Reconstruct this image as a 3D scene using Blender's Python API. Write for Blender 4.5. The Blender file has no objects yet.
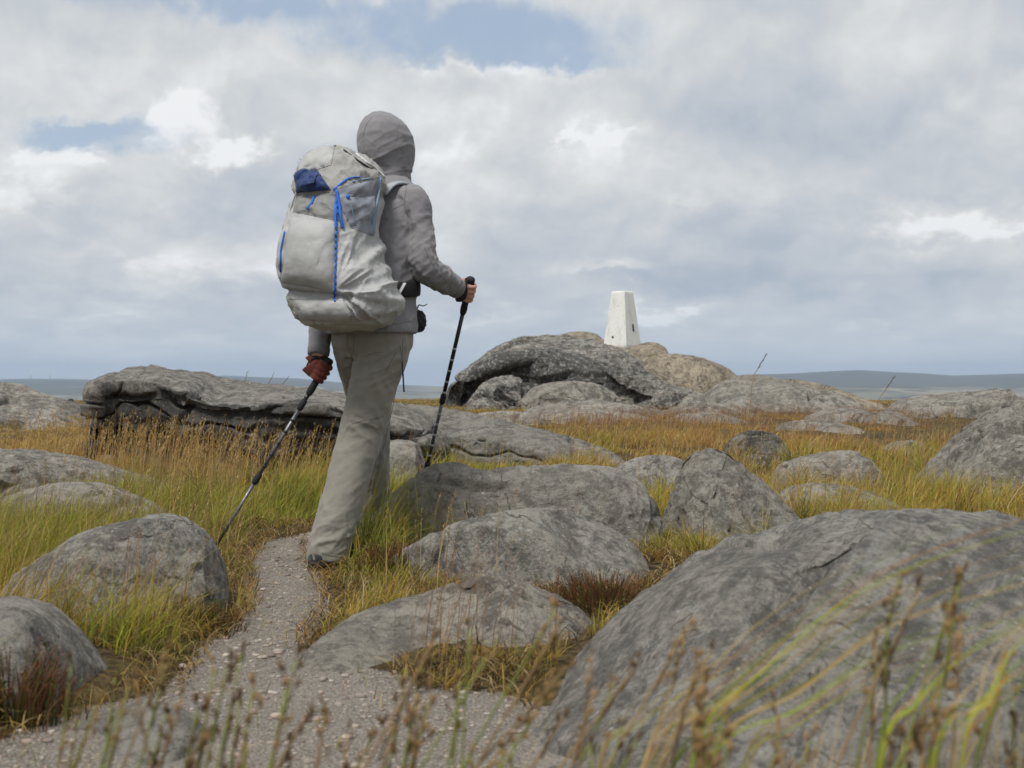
import bpy, math, random
import numpy as np
from mathutils import Vector
from mathutils.bvhtree import BVHTree

random.seed(7)
RNG = np.random.default_rng(11)
F = 1422.0          # focal length in pixels of the 1024 wide picture
CZ = 0.70           # camera height
SC = bpy.context.scene
COL = SC.collection

# ------------------------------------------------------------------ camera
cam_d = bpy.data.cameras.new("camera")
cam = bpy.data.objects.new("camera", cam_d)
COL.objects.link(cam)
cam.location = (0, 0, CZ)
cam.rotation_euler = (math.radians(90), 0, 0)
cam_d.sensor_width = 36.0
cam_d.lens = 50.0
cam_d.clip_start = 0.05
cam_d.clip_end = 60000
cam_d.dof.use_dof = True
cam_d.dof.focus_distance = 7.0
cam_d.dof.aperture_fstop = 7.5
SC.camera = cam

# ------------------------------------------------------------------ view
SC.render.engine = 'CYCLES'
SC.view_settings.view_transform = 'Standard'
SC.view_settings.look = 'None'
SC.view_settings.exposure = 0.0
SC.view_settings.gamma = 1.0
SC.view_settings.use_curve_mapping = False
SC.cycles.use_denoising = True
SC.cycles.max_bounces = 8
SC.cycles.diffuse_bounces = 3
SC.cycles.transmission_bounces = 4
SC.cycles.transparent_max_bounces = 8
SC.cycles.volume_bounces = 0

SUN_EL, SUN_AZ = math.radians(60), math.radians(214)   # azimuth clockwise from +Y


class NT:
    """small helper to write node trees as expressions"""
    def __init__(s, tree):
        s.t = tree
    def n(s, typ, **kw):
        nd = s.t.nodes.new(typ)
        for k, v in kw.items():
            setattr(nd, k, v)
        return nd
    def put(s, sock, v):
        if v is None:
            return
        if isinstance(v, bpy.types.NodeSocket):
            s.t.links.new(v, sock)
        elif isinstance(v, (tuple, list)) and len(v) == 3 and sock.type == 'RGBA':
            sock.default_value = (*v, 1)
        else:
            sock.default_value = v
    def m(s, op, a, b=None, c=None, clamp=False):
        nd = s.n('ShaderNodeMath', operation=op, use_clamp=clamp)
        s.put(nd.inputs[0], a); s.put(nd.inputs[1], b)
        if c is not None: s.put(nd.inputs[2], c)
        return nd.outputs[0]
    def v(s, op, a, b=None):
        nd = s.n('ShaderNodeVectorMath', operation=op)
        s.put(nd.inputs[0], a)
        if b is not None: s.put(nd.inputs[1], b)
        return nd.outputs[0]
    def mix(s, f, a, b, mode='MIX'):
        nd = s.n('ShaderNodeMix', data_type='RGBA', blend_type=mode)
        s.put(nd.inputs[0], f); s.put(nd.inputs[6], a); s.put(nd.inputs[7], b)
        return nd.outputs[2]
    def noise(s, vec, scale, detail=5, rough=.55, dist=0.0, out=0):
        nd = s.n('ShaderNodeTexNoise')
        s.put(nd.inputs['Vector'], vec)
        nd.inputs['Scale'].default_value = scale
        nd.inputs['Detail'].default_value = detail
        nd.inputs['Roughness'].default_value = rough
        nd.inputs['Distortion'].default_value = dist
        return nd.outputs[out]
    def ss(s, x, lo, hi):
        nd = s.n('ShaderNodeMapRange', interpolation_type='SMOOTHSTEP')
        s.put(nd.inputs[0], x)
        nd.inputs[1].default_value = lo; nd.inputs[2].default_value = hi
        nd.inputs[3].default_value = 0; nd.inputs[4].default_value = 1
        return nd.outputs[0]
    def xyz(s, x, y, z):
        nd = s.n('ShaderNodeCombineXYZ')
        s.put(nd.inputs[0], x); s.put(nd.inputs[1], y); s.put(nd.inputs[2], z)
        return nd.outputs[0]


# ------------------------------------------------------------------ sky
def build_world():
    w = bpy.data.worlds.new("World"); SC.world = w; w.use_nodes = True
    t = w.node_tree; t.nodes.clear(); N = NT(t)
    out = N.n('ShaderNodeOutputWorld'); bg = N.n('ShaderNodeBackground')
    t.links.new(bg.outputs[0], out.inputs[0])
    bg.inputs['Strength'].default_value = 0.1
    sky = N.n('ShaderNodeTexSky', sky_type='NISHITA')
    sky.sun_disc = False; sky.sun_elevation = SUN_EL; sky.sun_rotation = SUN_AZ
    sky.air_density = 1.0; sky.dust_density = 1.5
    tc = N.n('ShaderNodeTexCoord')
    sep = N.n('ShaderNodeSeparateXYZ'); t.links.new(tc.outputs['Generated'], sep.inputs[0])
    X, Y, Z = sep.outputs
    u = N.m('ARCTAN2', X, Y)
    v = N.m('ARCSINE', Z)
    vc = N.m('MAXIMUM', v, 0.0)
    lv = N.m('MULTIPLY', N.m('LOGARITHM', N.m('ADD', vc, 0.09), 2.71828), 3.2)
    base = N.xyz(N.m('MULTIPLY', u, 10.0), lv, N.m('MULTIPLY', N.m('COSINE', u), 1.5))
    warp = N.noise(base, 1.3, 4, .6, out=1)
    wv = N.v('SUBTRACT', warp, (.5, .5, .5))
    wsc = N.n('ShaderNodeVectorMath', operation='SCALE'); t.links.new(wv, wsc.inputs[0]); wsc.inputs['Scale'].default_value = .5
    p = N.v('ADD', base, wsc.outputs[0])
    # warped direction for the placed cloud masses
    wsep = N.n('ShaderNodeSeparateXYZ'); t.links.new(N.v('SUBTRACT', N.noise(base, 3.0, 5, .62, out=1), (.5, .5, .5)), wsep.inputs[0])
    uw = N.m('ADD', u, N.m('MULTIPLY', wsep.outputs[0], .085))
    vw = N.m('ADD', v, N.m('MULTIPLY', wsep.outputs[1], .045))

    def blob(px, py, sx, sy):
        u0 = math.atan((px - 512) / F); v0 = math.atan((384 - py) / F)
        du = N.m('MULTIPLY', N.m('SUBTRACT', uw, u0), F / sx)
        dv = N.m('MULTIPLY', N.m('SUBTRACT', vw, v0), F / sy)
        r = N.m('ADD', N.m('MULTIPLY', du, du), N.m('MULTIPLY', dv, dv))
        return N.m('POWER', 2.71828, N.m('MULTIPLY', r, -1.0))

    def total(lst, start=None):
        acc = start
        for (a, b, c, d, g) in lst:
            x = N.m('MULTIPLY', blob(a, b, c, d), g)
            acc = x if acc is None else N.m('ADD', acc, x)
        return acc
    n1 = N.noise(p, .8, 9, .50)
    n1b = N.noise(N.v('ADD', p, (0.05, -0.16, 0)), .8, 9, .50)
    n2 = N.noise(N.v('ADD', p, (7.3, 2.1, 4.0)), .55, 5, .5)
    relief = N.m('SUBTRACT', n1, n1b)          # lit tops, shaded undersides
    # openings
    hole = total([(480, 40, 170, 24, 1.0), (400, 10, 150, 20, .8), (90, 148, 95, 18, .95), (190, 12, 90, 14, .5), (60, 2, 60, 12, .6), (1050, -60, 200, 40, .5),
                  (560, 62, 60, 10, .5)])
    hole = N.m('MULTIPLY', hole, N.m('ADD', .05, N.m('MULTIPLY', N.noise(p, 1.7, 8, .55), 1.75)))
    gaps = N.ss(hole, .16, .80)
    wide = N.ss(n2, .62, .74)
    up = N.ss(v, .30, .55)
    gaps = N.m('MAXIMUM', gaps, N.m('MULTIPLY', wide, up))
    # bright cumulus lumps
    br = total([(178, 128, 34, 22, .9), (232, 158, 36, 14, 1.0), (262, 120, 60, 22, .3), (600, 138, 46, 22, .6), (470, 110, 110, 28, .5),
                (455, 160, 60, 40, .35), (60, 170, 36, 9, .8), (955, 235, 70, 20, .75), (660, 315, 40, 13, .6), (250, 270, 120, 18, .35),
                (40, 215, 80, 28, .4), (160, 205, 60, 40, .35), (600, 265, 50, 10, .35), (700, 190, 60, 20, .25), (160, 80, 170, 26, .32),
                (500, 72, 90, 8, .5), (130, 345, 120, 12, .3), (900, 60, 60, 20, .12), (480, 320, 70, 9, .3), (430,215,50,30,.25)])
    dk = total([(760, 245, 120, 30, .45), (560, 215, 70, 18, .35), (730, 280, 200, 14, .35), (880, 205, 90, 22, .3), (240, 210, 60, 28, .3),
                (120, 215, 60, 14, .3), (150, 300, 220, 12, .28), (500, 300, 120, 16, .4), (800, 130, 180, 36, .22), (250, 330, 160, 9, .25),
                (900, 300, 160, 16, .15), (680, 200, 50, 18, .25)])
    lum = N.m('ADD', .61, N.m('MULTIPLY', relief, 1.25))
    lum = N.m('ADD', lum, N.m('MULTIPLY', N.m('SUBTRACT', n1, .5), .50))
    lum = N.m('ADD', lum, N.m('MULTIPLY', br, N.m('ADD', .10, N.m('MULTIPLY', n1, .72))))
    lum = N.m('SUBTRACT', lum, N.m('MULTIPLY', dk, .50), clamp=False)
    # crisp edged cumulus: lit heads, grey undersides
    n3 = N.noise(p, 3.2, 8, .58)
    cm = total([(180, 122, 42, 24, 1.0), (232, 160, 44, 15, 1.0), (60, 170, 46, 7, .95), (960, 236, 90, 17, 1.0), (604, 132, 30, 12, .85), (575, 142, 24, 8, .7), (668, 316, 44, 11, .95),
                (25, 205, 60, 22, .7), (470, 66, 90, 8, .8), (690, 205, 26, 18, .6), (240, 275, 110, 13, .6), (120, 262, 40, 14, .5), (620, 268, 60, 7, .6), (490, 322, 60, 6, .6), (440, 150, 60, 26, .6),
                (870, 325, 70, 9, .5), (80, 322, 120, 6, .5)])
    cm = N.m('MULTIPLY', cm, N.m('ADD', .05, N.m('MULTIPLY', n3, 1.9)))
    edge = N.ss(cm, .34, .52)
    lum = N.m('ADD', lum, N.m('MULTIPLY', edge, N.m('ADD', .07, N.m('MULTIPLY', N.ss(cm, .45, 1.0), .20))))
    ramp = N.n('ShaderNodeValToRGB'); t.links.new(lum, ramp.inputs[0])
    cr = ramp.color_ramp; cr.interpolation = 'B_SPLINE'
    cr.elements[0].position = 0.08; cr.elements[0].color = (.36, .43, .53, 1)
    cr.elements[1].position = 1.0; cr.elements[1].color = (.93, .94, .95, 1)
    for pos, c in ((.34, (.475, .53, .60, 1)), (.52, (.58, .61, .65, 1)), (.66, (.66, .69, .705, 1)), (.82, (.78, .795, .80, 1))):
        e = cr.elements.new(pos); e.color = c
    cs = N.n('ShaderNodeVectorMath', operation='SCALE'); t.links.new(ramp.outputs[0], cs.inputs[0]); cs.inputs['Scale'].default_value = 10.0
    cloud = cs.outputs[0]
    blue = N.mix(.45, sky.outputs[0], (5.0, 6.3, 8.3))
    col = N.mix(N.m('MULTIPLY', gaps, .8), cloud, blue)
    # thin bluish layer towards the horizon
    hz = N.m('MULTIPLY', N.m('SUBTRACT', 1.0, N.ss(v, .0, .085)), .62)
    col = N.mix(hz, col, (5.9, 6.75, 7.5))
    col = N.mix(N.ss(v, 0.0, -.05), col, (3.2, 3.7, 4.2))
    t.links.new(col, bg.inputs['Color'])


build_world()

sun_d = bpy.data.lights.new("sun", 'SUN')
sun_d.energy = 3.2; sun_d.angle = math.radians(16); sun_d.color = (1.0, .965, .91)
sun = bpy.data.objects.new("sun", sun_d); COL.objects.link(sun)
_sd = Vector((math.sin(SUN_AZ) * math.cos(SUN_EL), math.cos(SUN_AZ) * math.cos(SUN_EL), math.sin(SUN_EL)))
sun.rotation_euler = _sd.to_track_quat('Z', 'Y').to_euler()


# ------------------------------------------------------------------ numpy noise
def _hash(ix, iy, iz, seed):
    h = (ix.astype(np.int64) * 374761393 + iy.astype(np.int64) * 668265263 + iz.astype(np.int64) * 1274126177 + seed * 974711) & 0xffffffff
    h = ((h ^ (h >> 13)) * 1274126177) & 0xffffffff
    h = h ^ (h >> 16)
    return (h & 0xffff) / 65535.0


def vn(P, seed=0):
    """value noise in 0..1, P is (N,3)"""
    P = np.asarray(P, float)
    I = np.floor(P).astype(np.int64); f = P - I
    f = f * f * f * (f * (f * 6 - 15) + 10)
    x, y, z = I[:, 0], I[:, 1], I[:, 2]
    r = 0
    for dx in (0, 1):
        wx = f[:, 0] if dx else 1 - f[:, 0]
        for dy in (0, 1):
            wy = f[:, 1] if dy else 1 - f[:, 1]
            for dz in (0, 1):
                wz = f[:, 2] if dz else 1 - f[:, 2]
                r = r + _hash(x + dx, y + dy, z + dz, seed) * wx * wy * wz
    return r


_R = np.array([[.36, .48, -.8], [-.8, .6, 0], [.48, .64, .6]])


def fbm(P, octs=4, gain=.5, seed=0):
    """-1..1"""
    P = np.asarray(P, float); a = 1; s = 0; r = 0
    for i in range(octs):
        r = r + a * (vn(P, seed + i) * 2 - 1); s += a
        a *= gain; P = (P @ _R) * 2.03 + 3.1
    return r / s


def ridge(P, octs=3, seed=0):
    P = np.asarray(P, float); a = 1; s = 0; r = 0
    for i in range(octs):
        r = r + a * (1 - np.abs(vn(P, seed + i) * 2 - 1)) ** 2; s += a
        a *= .5; P = (P @ _R) * 2.1 + 1.7
    return r / s


def sstep(x, a, b):
    t = np.clip((np.asarray(x, float) - a) / (b - a), 0, 1)
    return t * t * (3 - 2 * t)


# ------------------------------------------------------------------ ground shape
PATH = np.array([(-.45, 1.6, .8), (-.45, 2.3, .70), (-.46, 2.8, .55), (-.50, 3.2, .34), (-.69, 3.7, .15), (-.70, 4.5, .15),
                 (-.88, 5.4, .16), (-1.0, 6.2, .13), (-.75, 7.0, .12), (-.1, 7.8, .12), (.6, 8.8, .12), (1.2, 10.5, .12)])



def path_d(x, y):
    """signed: <0 inside the trodden path"""
    best = np.full(x.shape, 9.0)
    for (x0, y0, w0), (x1, y1, w1) in zip(PATH[:-1], PATH[1:]):
        dx, dy = x1 - x0, y1 - y0
        t = np.clip(((x - x0) * dx + (y - y0) * dy) / (dx * dx + dy * dy), 0, 1)
        d = np.hypot(x - (x0 + t * dx), y - (y0 + t * dy)) - (w0 + t * (w1 - w0))
        best = np.minimum(best, d)
    for (a, b, r) in ((-.15, 3.05, .22), (.05, 2.8, .28)):
        best = np.minimum(best, np.hypot(x - a, y - b) - r)
    return best


AZ_H = np.array([(-3.2, 20), (-.6, 12), (-.36, 14), (-.31, 20), (-.25, 6), (-.2, 40), (-.15, 30), (-.11, 2), (-.06, -14), (-.03, -26), (.06, 0), (.13, 34),
                 (.18, 46), (.24, 60), (.30, 38), (.35, 62), (.4, 64), (.7, 40), (3.2, 20)])


def gh(x, y, rough=True):
    x = np.asarray(x, float); y = np.asarray(y, float)
    r = np.hypot(x, y)
    z = .19 * sstep(r, 6.5, 17)
    near = 1 - sstep(r, 30, 60)
    P = np.stack([x, y, np.zeros_like(x)], 1)
    if rough:
        pd = path_d(x, y)
        off = sstep(pd, -.05, .25)
        z = z + near * (off * (.035 + .05 * fbm(P * 1.7, 3, seed=5) * sstep(r, 2, 5)) + .014 * fbm(P * 5, 2, seed=9) * (.5 + off))
    z = z + sstep(r, 42, 300) * -22 + sstep(r, 200, 2600) * -70
    az = np.arctan2(x, y)
    H = np.interp(az, AZ_H[:, 0], AZ_H[:, 1])
    hill = sstep(r, 3000, 9200)
    z = z + hill * (92 + H * 1.15) + sstep(r, 1500, 5000) * (1 - sstep(r, 8500, 9400)) * 26 * fbm(np.stack([x / 1700, y / 1700, np.zeros_like(x)], 1), 3, seed=3)
    z = z - sstep(r, 9600, 14000) * 150
    z = z + sstep(r, 5500, 9000) * (1 - sstep(r, 9300, 12000)) * 20 * fbm(np.stack([x / 1100, y / 1100, np.zeros_like(x)], 1), 3, seed=8)
    return z


def ghs(x, y):
    return float(gh(np.array([x]), np.array([y]))[0])


def W(px, py, Y):
    """world point seen at pixel (px,py) at depth Y"""
    return np.array([(px - 512) / F * Y, Y, CZ - (py - 384) / F * Y])


# ------------------------------------------------------------------ mesh helpers
def np_mesh(name, V, Q=None, T=None, smooth=True, colors=None):
    V = np.asarray(V, np.float32)
    me = bpy.data.meshes.new(name)
    me.vertices.add(len(V)); me.vertices.foreach_set('co', V.ravel())
    loops = []; starts = []; n = 0
    if Q is not None and len(Q):
        Q = np.asarray(Q, np.int32); loops.append(Q.ravel()); starts.append(np.arange(len(Q)) * 4); n += len(Q) * 4
    if T is not None and len(T):
        T = np.asarray(T, np.int32); loops.append(T.ravel()); starts.append(n + np.arange(len(T)) * 3); n += len(T) * 3
    L = np.concatenate(loops); S = np.concatenate(starts).astype(np.int32)
    me.loops.add(len(L)); me.loops.foreach_set('vertex_index', L.astype(np.int32))
    me.polygons.add(len(S)); me.polygons.foreach_set('loop_start', S)
    me.update(calc_edges=True)
    if smooth:
        me.polygons.foreach_set('use_smooth', np.ones(len(S), bool))
    if colors is not None:
        a = me.color_attributes.new('tint', 'FLOAT_COLOR', 'POINT')
        c = np.ones((len(V), 4), np.float32); c[:, :colors.shape[1]] = colors
        a.data.foreach_set('color', c.ravel())
    me.validate(clean_customdata=False)
    return me


def link(name, me, mat=None, parent=None, loc=None):
    o = bpy.data.objects.new(name, me); COL.objects.link(o)
    if mat is not None and me is not None: me.materials.append(mat)
    if parent is not None: o.parent = parent
    if loc is not None: o.location = loc
    return o


def tag(o, label=None, cat=None, group=None, kind=None):
    if label: o['label'] = label
    if cat: o['category'] = cat
    if group: o['group'] = group
    if kind: o['kind'] = kind
    return o


def empty(name, loc, label, cat, group=None):
    o = bpy.data.objects.new(name, None); COL.objects.link(o); o.location = loc
    o.empty_display_size = .1
    return tag(o, label, cat, group)


def part(name, V, Q, T, mat, parent, smooth=True):
    """world-space mesh as a child of parent (parents are only translated)"""
    p = parent
    off = np.zeros(3)
    while p is not None:
        off += np.array(p.location); p = p.parent
    me = np_mesh(name, np.asarray(V) - off, Q, T, smooth)
    return link(name, me, mat, parent)


def grid_quads(nu, nv, wrap_v=False):
    i = np.arange(nu - 1)[:, None]; j = np.arange(nv if wrap_v else nv - 1)[None, :]
    j2 = (j + 1) % nv
    a = i * nv + j; b = i * nv + j2; c = (i + 1) * nv + j2; d = (i + 1) * nv + j
    return np.stack([a, d, c, b], -1).reshape(-1, 4)


def loft(secs, K=24):
    """secs: (center, A, B, exponent). Returns V, Q, T of a closed tube."""
    V = []
    th = np.arange(K) * 2 * math.pi / K
    for (c, A, B, n) in secs:
        ct, st = np.cos(th), np.sin(th)
        e = 2.0 / n
        cx = np.sign(ct) * np.abs(ct) ** e; sx = np.sign(st) * np.abs(st) ** e
        V.append(np.asarray(c) + cx[:, None] * np.asarray(A) + sx[:, None] * np.asarray(B))
    nu = len(secs)
    V = np.concatenate(V); Q = grid_quads(nu, K, True)
    n0 = len(V)
    V = np.vstack([V, np.asarray(secs[0][0])[None], np.asarray(secs[-1][0])[None]])
    k = np.arange(K); k2 = (k + 1) % K
    T = np.vstack([np.stack([np.full(K, n0), k, k2], 1), np.stack([np.full(K, n0 + 1), (nu - 1) * K + k2, (nu - 1) * K + k], 1)])
    return V, Q, T


def crom(P, n):
    """Catmull-Rom resample of rows of P to n rows"""
    P = np.asarray(P, float); m = len(P)
    if m == 2:
        t = np.linspace(0, 1, n)[:, None]; return P[0] * (1 - t) + P[1] * t
    Pe = np.vstack([2 * P[0] - P[1], P, 2 * P[-1] - P[-2]])
    t = np.linspace(0, m - 1 - 1e-9, n); i = t.astype(int); f = (t - i)[:, None]
    a, b, c, d = Pe[i], Pe[i + 1], Pe[i + 2], Pe[i + 3]
    return .5 * ((2 * b) + (-a + c) * f + (2 * a - 5 * b + 4 * c - d) * f * f + (-a + 3 * b - 3 * c + d) * f ** 3)


def tube(pts, radii, K=10, n=None, ref=(0, 0, 1), flat=1.0, ex=2):
    """limb along points with radii; flat squeezes the second axis"""
    pts = np.asarray(pts, float)
    radii = np.broadcast_to(np.asarray(radii, float), (len(pts),)).copy()
    if n:
        M = crom(np.hstack([pts, radii[:, None]]), n); pts = M[:, :3]; radii = M[:, 3]
    d = np.gradient(pts, axis=0); d /= np.linalg.norm(d, axis=1)[:, None] + 1e-12
    secs = []; r = np.array(ref, float)
    for p, t, q in zip(pts, d, radii):
        A = r - t * np.dot(r, t)
        if np.linalg.norm(A) < .1: A = np.cross(t, (1, 0.1, 0))
        A /= np.linalg.norm(A); B = np.cross(t, A)
        secs.append((p, A * q, B * q * flat, ex))
    return loft(secs, K)


def join(parts_):
    V = []; Q = []; T = []; n = 0
    for v, q, t in parts_:
        V.append(v)
        if q is not None and len(q): Q.append(np.asarray(q) + n)
        if t is not None and len(t): T.append(np.asarray(t) + n)
        n += len(v)
    return np.vstack(V), (np.vstack(Q) if Q else None), (np.vstack(T) if T else None)


def ellipsoid(c, A, B, C, nu=12, K=20):
    c, A, B, C = map(lambda q: np.asarray(q, float), (c, A, B, C))
    secs = []
    for ph in np.linspace(-math.pi / 2 + .08, math.pi / 2 - .08, nu):
        secs.append((c + C * math.sin(ph), A * math.cos(ph), B * math.cos(ph), 2))
    return loft(secs, K)


def voxel(parts_, size, smooth=4):
    """union of closed pieces as one skin; returns V, Q, N"""
    V, Q, T = join(parts_)
    me = np_mesh('tmp', V, Q, T)
    o = bpy.data.objects.new('tmp', me); COL.objects.link(o)
    md = o.modifiers.new('r', 'REMESH'); md.mode = 'VOXEL'; md.voxel_size = size; md.use_smooth_shade = True
    if smooth:
        s = o.modifiers.new('s', 'SMOOTH'); s.factor = .5; s.iterations = smooth
    dg = bpy.context.evaluated_depsgraph_get()
    ev = o.evaluated_get(dg); m2 = ev.to_mesh()
    co = np.zeros(len(m2.vertices) * 3, np.float32); m2.vertices.foreach_get('co', co)
    no = np.zeros(len(m2.vertices) * 3, np.float32); m2.vertices.foreach_get('normal', no)
    ls = np.zeros(len(m2.loops), np.int32); m2.loops.foreach_get('vertex_index', ls)
    nq = len(m2.polygons)
    tot = np.zeros(nq, np.int32); m2.polygons.foreach_get('loop_total', tot)
    assert (tot == 4).all()
    co = co.reshape(-1, 3).astype(float); no = no.reshape(-1, 3).astype(float); Qn = ls.reshape(-1, 4)
    ev.to_mesh_clear(); bpy.data.objects.remove(o); bpy.data.meshes.remove(me)
    return co, Qn, no


# ------------------------------------------------------------------ materials
def new_mat(name):
    m = bpy.data.materials.new(name); m.use_nodes = True
    t = m.node_tree; N = NT(t)
    b = t.nodes['Principled BSDF']
    return m, N, b


def bump(N, b, h, strength, dist):
    bp = N.n('ShaderNodeBump'); bp.inputs['Strength'].default_value = strength; bp.inputs['Distance'].default_value = dist
    N.put(bp.inputs['Height'], h); N.t.links.new(bp.outputs[0], b.inputs['Normal'])


def rock_mat(name, dark=.5, warm=0.0, lich=.5, tone=1.0, scale=1.0, yellow=0.0, streak=0.0):
    """dark: amount of black staining, lich: pale crust lichen, warm: brownish tint"""
    m, N, b = new_mat(name)
    P = N.n('ShaderNodeNewGeometry').outputs['Position']
    big = N.noise(P, 1.1 / scale, 5, .6, .4)
    mid = N.noise(P, 6.5 / scale, 8, .68, .3)
    fine = N.noise(P, 70 / scale, 6, .75)
    grain = N.noise(P, 260 / scale, 2, .6)
    st = N.n('ShaderNodeMapping'); N.put(st.inputs[0], P); st.inputs['Scale'].default_value = (1, 1, 5)
    band = N.noise(st.outputs[0], 4.5 / scale, 6, .6, .8)
    tone = tone * .80
    c1 = np.array((.15, .148, .144)) * tone; c2 = np.array((.44, .43, .41)) * tone
    c1 = c1 * np.array((1.05, 1.0, .95)); c2 = c2 * np.array((1.04, 1.0, .94))
    c1 = c1 * (1 + warm * np.array((.25, .02, -.28))); c2 = c2 * (1 + warm * np.array((.22, .03, -.25)))
    col = N.mix(N.ss(N.m('ADD', N.m('MULTIPLY', mid, .38), N.m('ADD', N.m('MULTIPLY', N.noise(P, 26 / scale, 8, .75, .2), .36), N.m('MULTIPLY', fine, .26))), .43, .57), tuple(c1), tuple(c2))
    col = N.mix(N.m('MULTIPLY', N.ss(big, .42, .66), .45), col, tuple(np.array((.29, .265, .225)) * tone))
    if streak:
        s0 = N.n('ShaderNodeMapping'); N.put(s0.inputs[0], P); s0.inputs['Rotation'].default_value = (0, 0, math.radians(27)); sm = N.n('ShaderNodeMapping'); N.put(sm.inputs[0], s0.outputs[0]); sm.inputs['Scale'].default_value = (5.5, .42, 1.2)
        sn = N.noise(sm.outputs[0], 3.2, 8, .72, .35)
        col = N.mix(N.m('MULTIPLY', N.ss(sn, .50, .60), streak), col, (.085, .085, .082))
        col = N.mix(N.m('MULTIPLY', N.ss(sn, .46, .36), streak * .7), col, (.40, .395, .38))
    # black algae and weather staining; the attribute also paints in shade on marked faces
    dm = N.m('ADD', N.m('MULTIPLY', band, .55), N.m('MULTIPLY', mid, .45))
    sa = N.n('ShaderNodeAttribute', attribute_name='stain_shade'); dm = N.m('ADD', dm, N.m('MULTIPLY', sa.outputs['Fac'], .26))
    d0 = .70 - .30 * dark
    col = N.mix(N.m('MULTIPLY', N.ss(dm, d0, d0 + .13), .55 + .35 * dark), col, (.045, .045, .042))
    pit = N.ss(fine, .60, .72)
    col = N.mix(N.m('MULTIPLY', pit, .55), col, (.075, .075, .07))
    # pale crust lichen
    lm = N.m('ADD', N.m('MULTIPLY', N.noise(P, 17 / scale, 6, .7, .6), .7), N.m('MULTIPLY', fine, .3))
    col = N.mix(N.m('MULTIPLY', N.ss(lm, .66 - .1 * lich, .74 - .1 * lich), .55), col, tuple(np.array((.50, .50, .46)) * tone))
    # quartz pebbles and small lichen discs
    vo = N.n('ShaderNodeTexVoronoi'); N.put(vo.inputs['Vector'], P); vo.inputs['Scale'].default_value = 34 / scale; vo.inputs['Randomness'].default_value = 1
    vs = N.n('ShaderNodeSeparateColor'); N.t.links.new(vo.outputs['Color'], vs.inputs[0])
    rad = N.m('MULTIPLY', N.m('SUBTRACT', vs.outputs[0], .55), .55)
    dot = N.m('MULTIPLY', N.m('LESS_THAN', N.m('ADD', vo.outputs['Distance'], N.m('MULTIPLY', N.m('SUBTRACT', fine, .5), .3)), rad), N.m('MULTIPLY', vs.outputs[1], .8))
    col = N.mix(dot, col, tuple(np.array((.60, .60, .56)) * tone))
    # hairline joints
    jn = N.noise(P, .85 / scale, 7, .52, .9)
    jm = N.m('SUBTRACT', 1.0, N.ss(N.m('ABSOLUTE', N.m('SUBTRACT', jn, .5)), .0008, .0045))
    jm = N.m('MULTIPLY', jm, N.ss(mid, .47, .60))
    col = N.mix(N.m('MULTIPLY', jm, .6), col, (.035, .033, .03))
    # green algae bloom
    col = N.mix(N.m('MULTIPLY', N.ss(N.noise(P, 2.3 / scale, 6, .7, .4), .58, .74), .16), col, (.20, .185, .10))
    if yellow > 0:
        ym = N.ss(N.noise(P, 3.0 / scale, 5, .7, .5), .66 - yellow * .14, .72 - yellow * .14)
        col = N.mix(N.m('MULTIPLY', ym, .75), col, (.36, .27, .05))
    col = N.mix(.8, col, N.mix(grain, (.05, .05, .05), (.95, .95, .93)), 'SOFT_LIGHT')
    N.put(b.inputs['Base Color'], col)
    b.inputs['Roughness'].default_value = .88; b.inputs['Specular IOR Level'].default_value = .25
    h = N.m('ADD', N.m('MULTIPLY', mid, .8), N.m('ADD', N.m('MULTIPLY', fine, .5), N.m('SUBTRACT', N.m('MULTIPLY', grain, .14), N.m('MULTIPLY', jm, .35))))
    bump(N, b, h, 1.0, .045 * scale)
    return m


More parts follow.
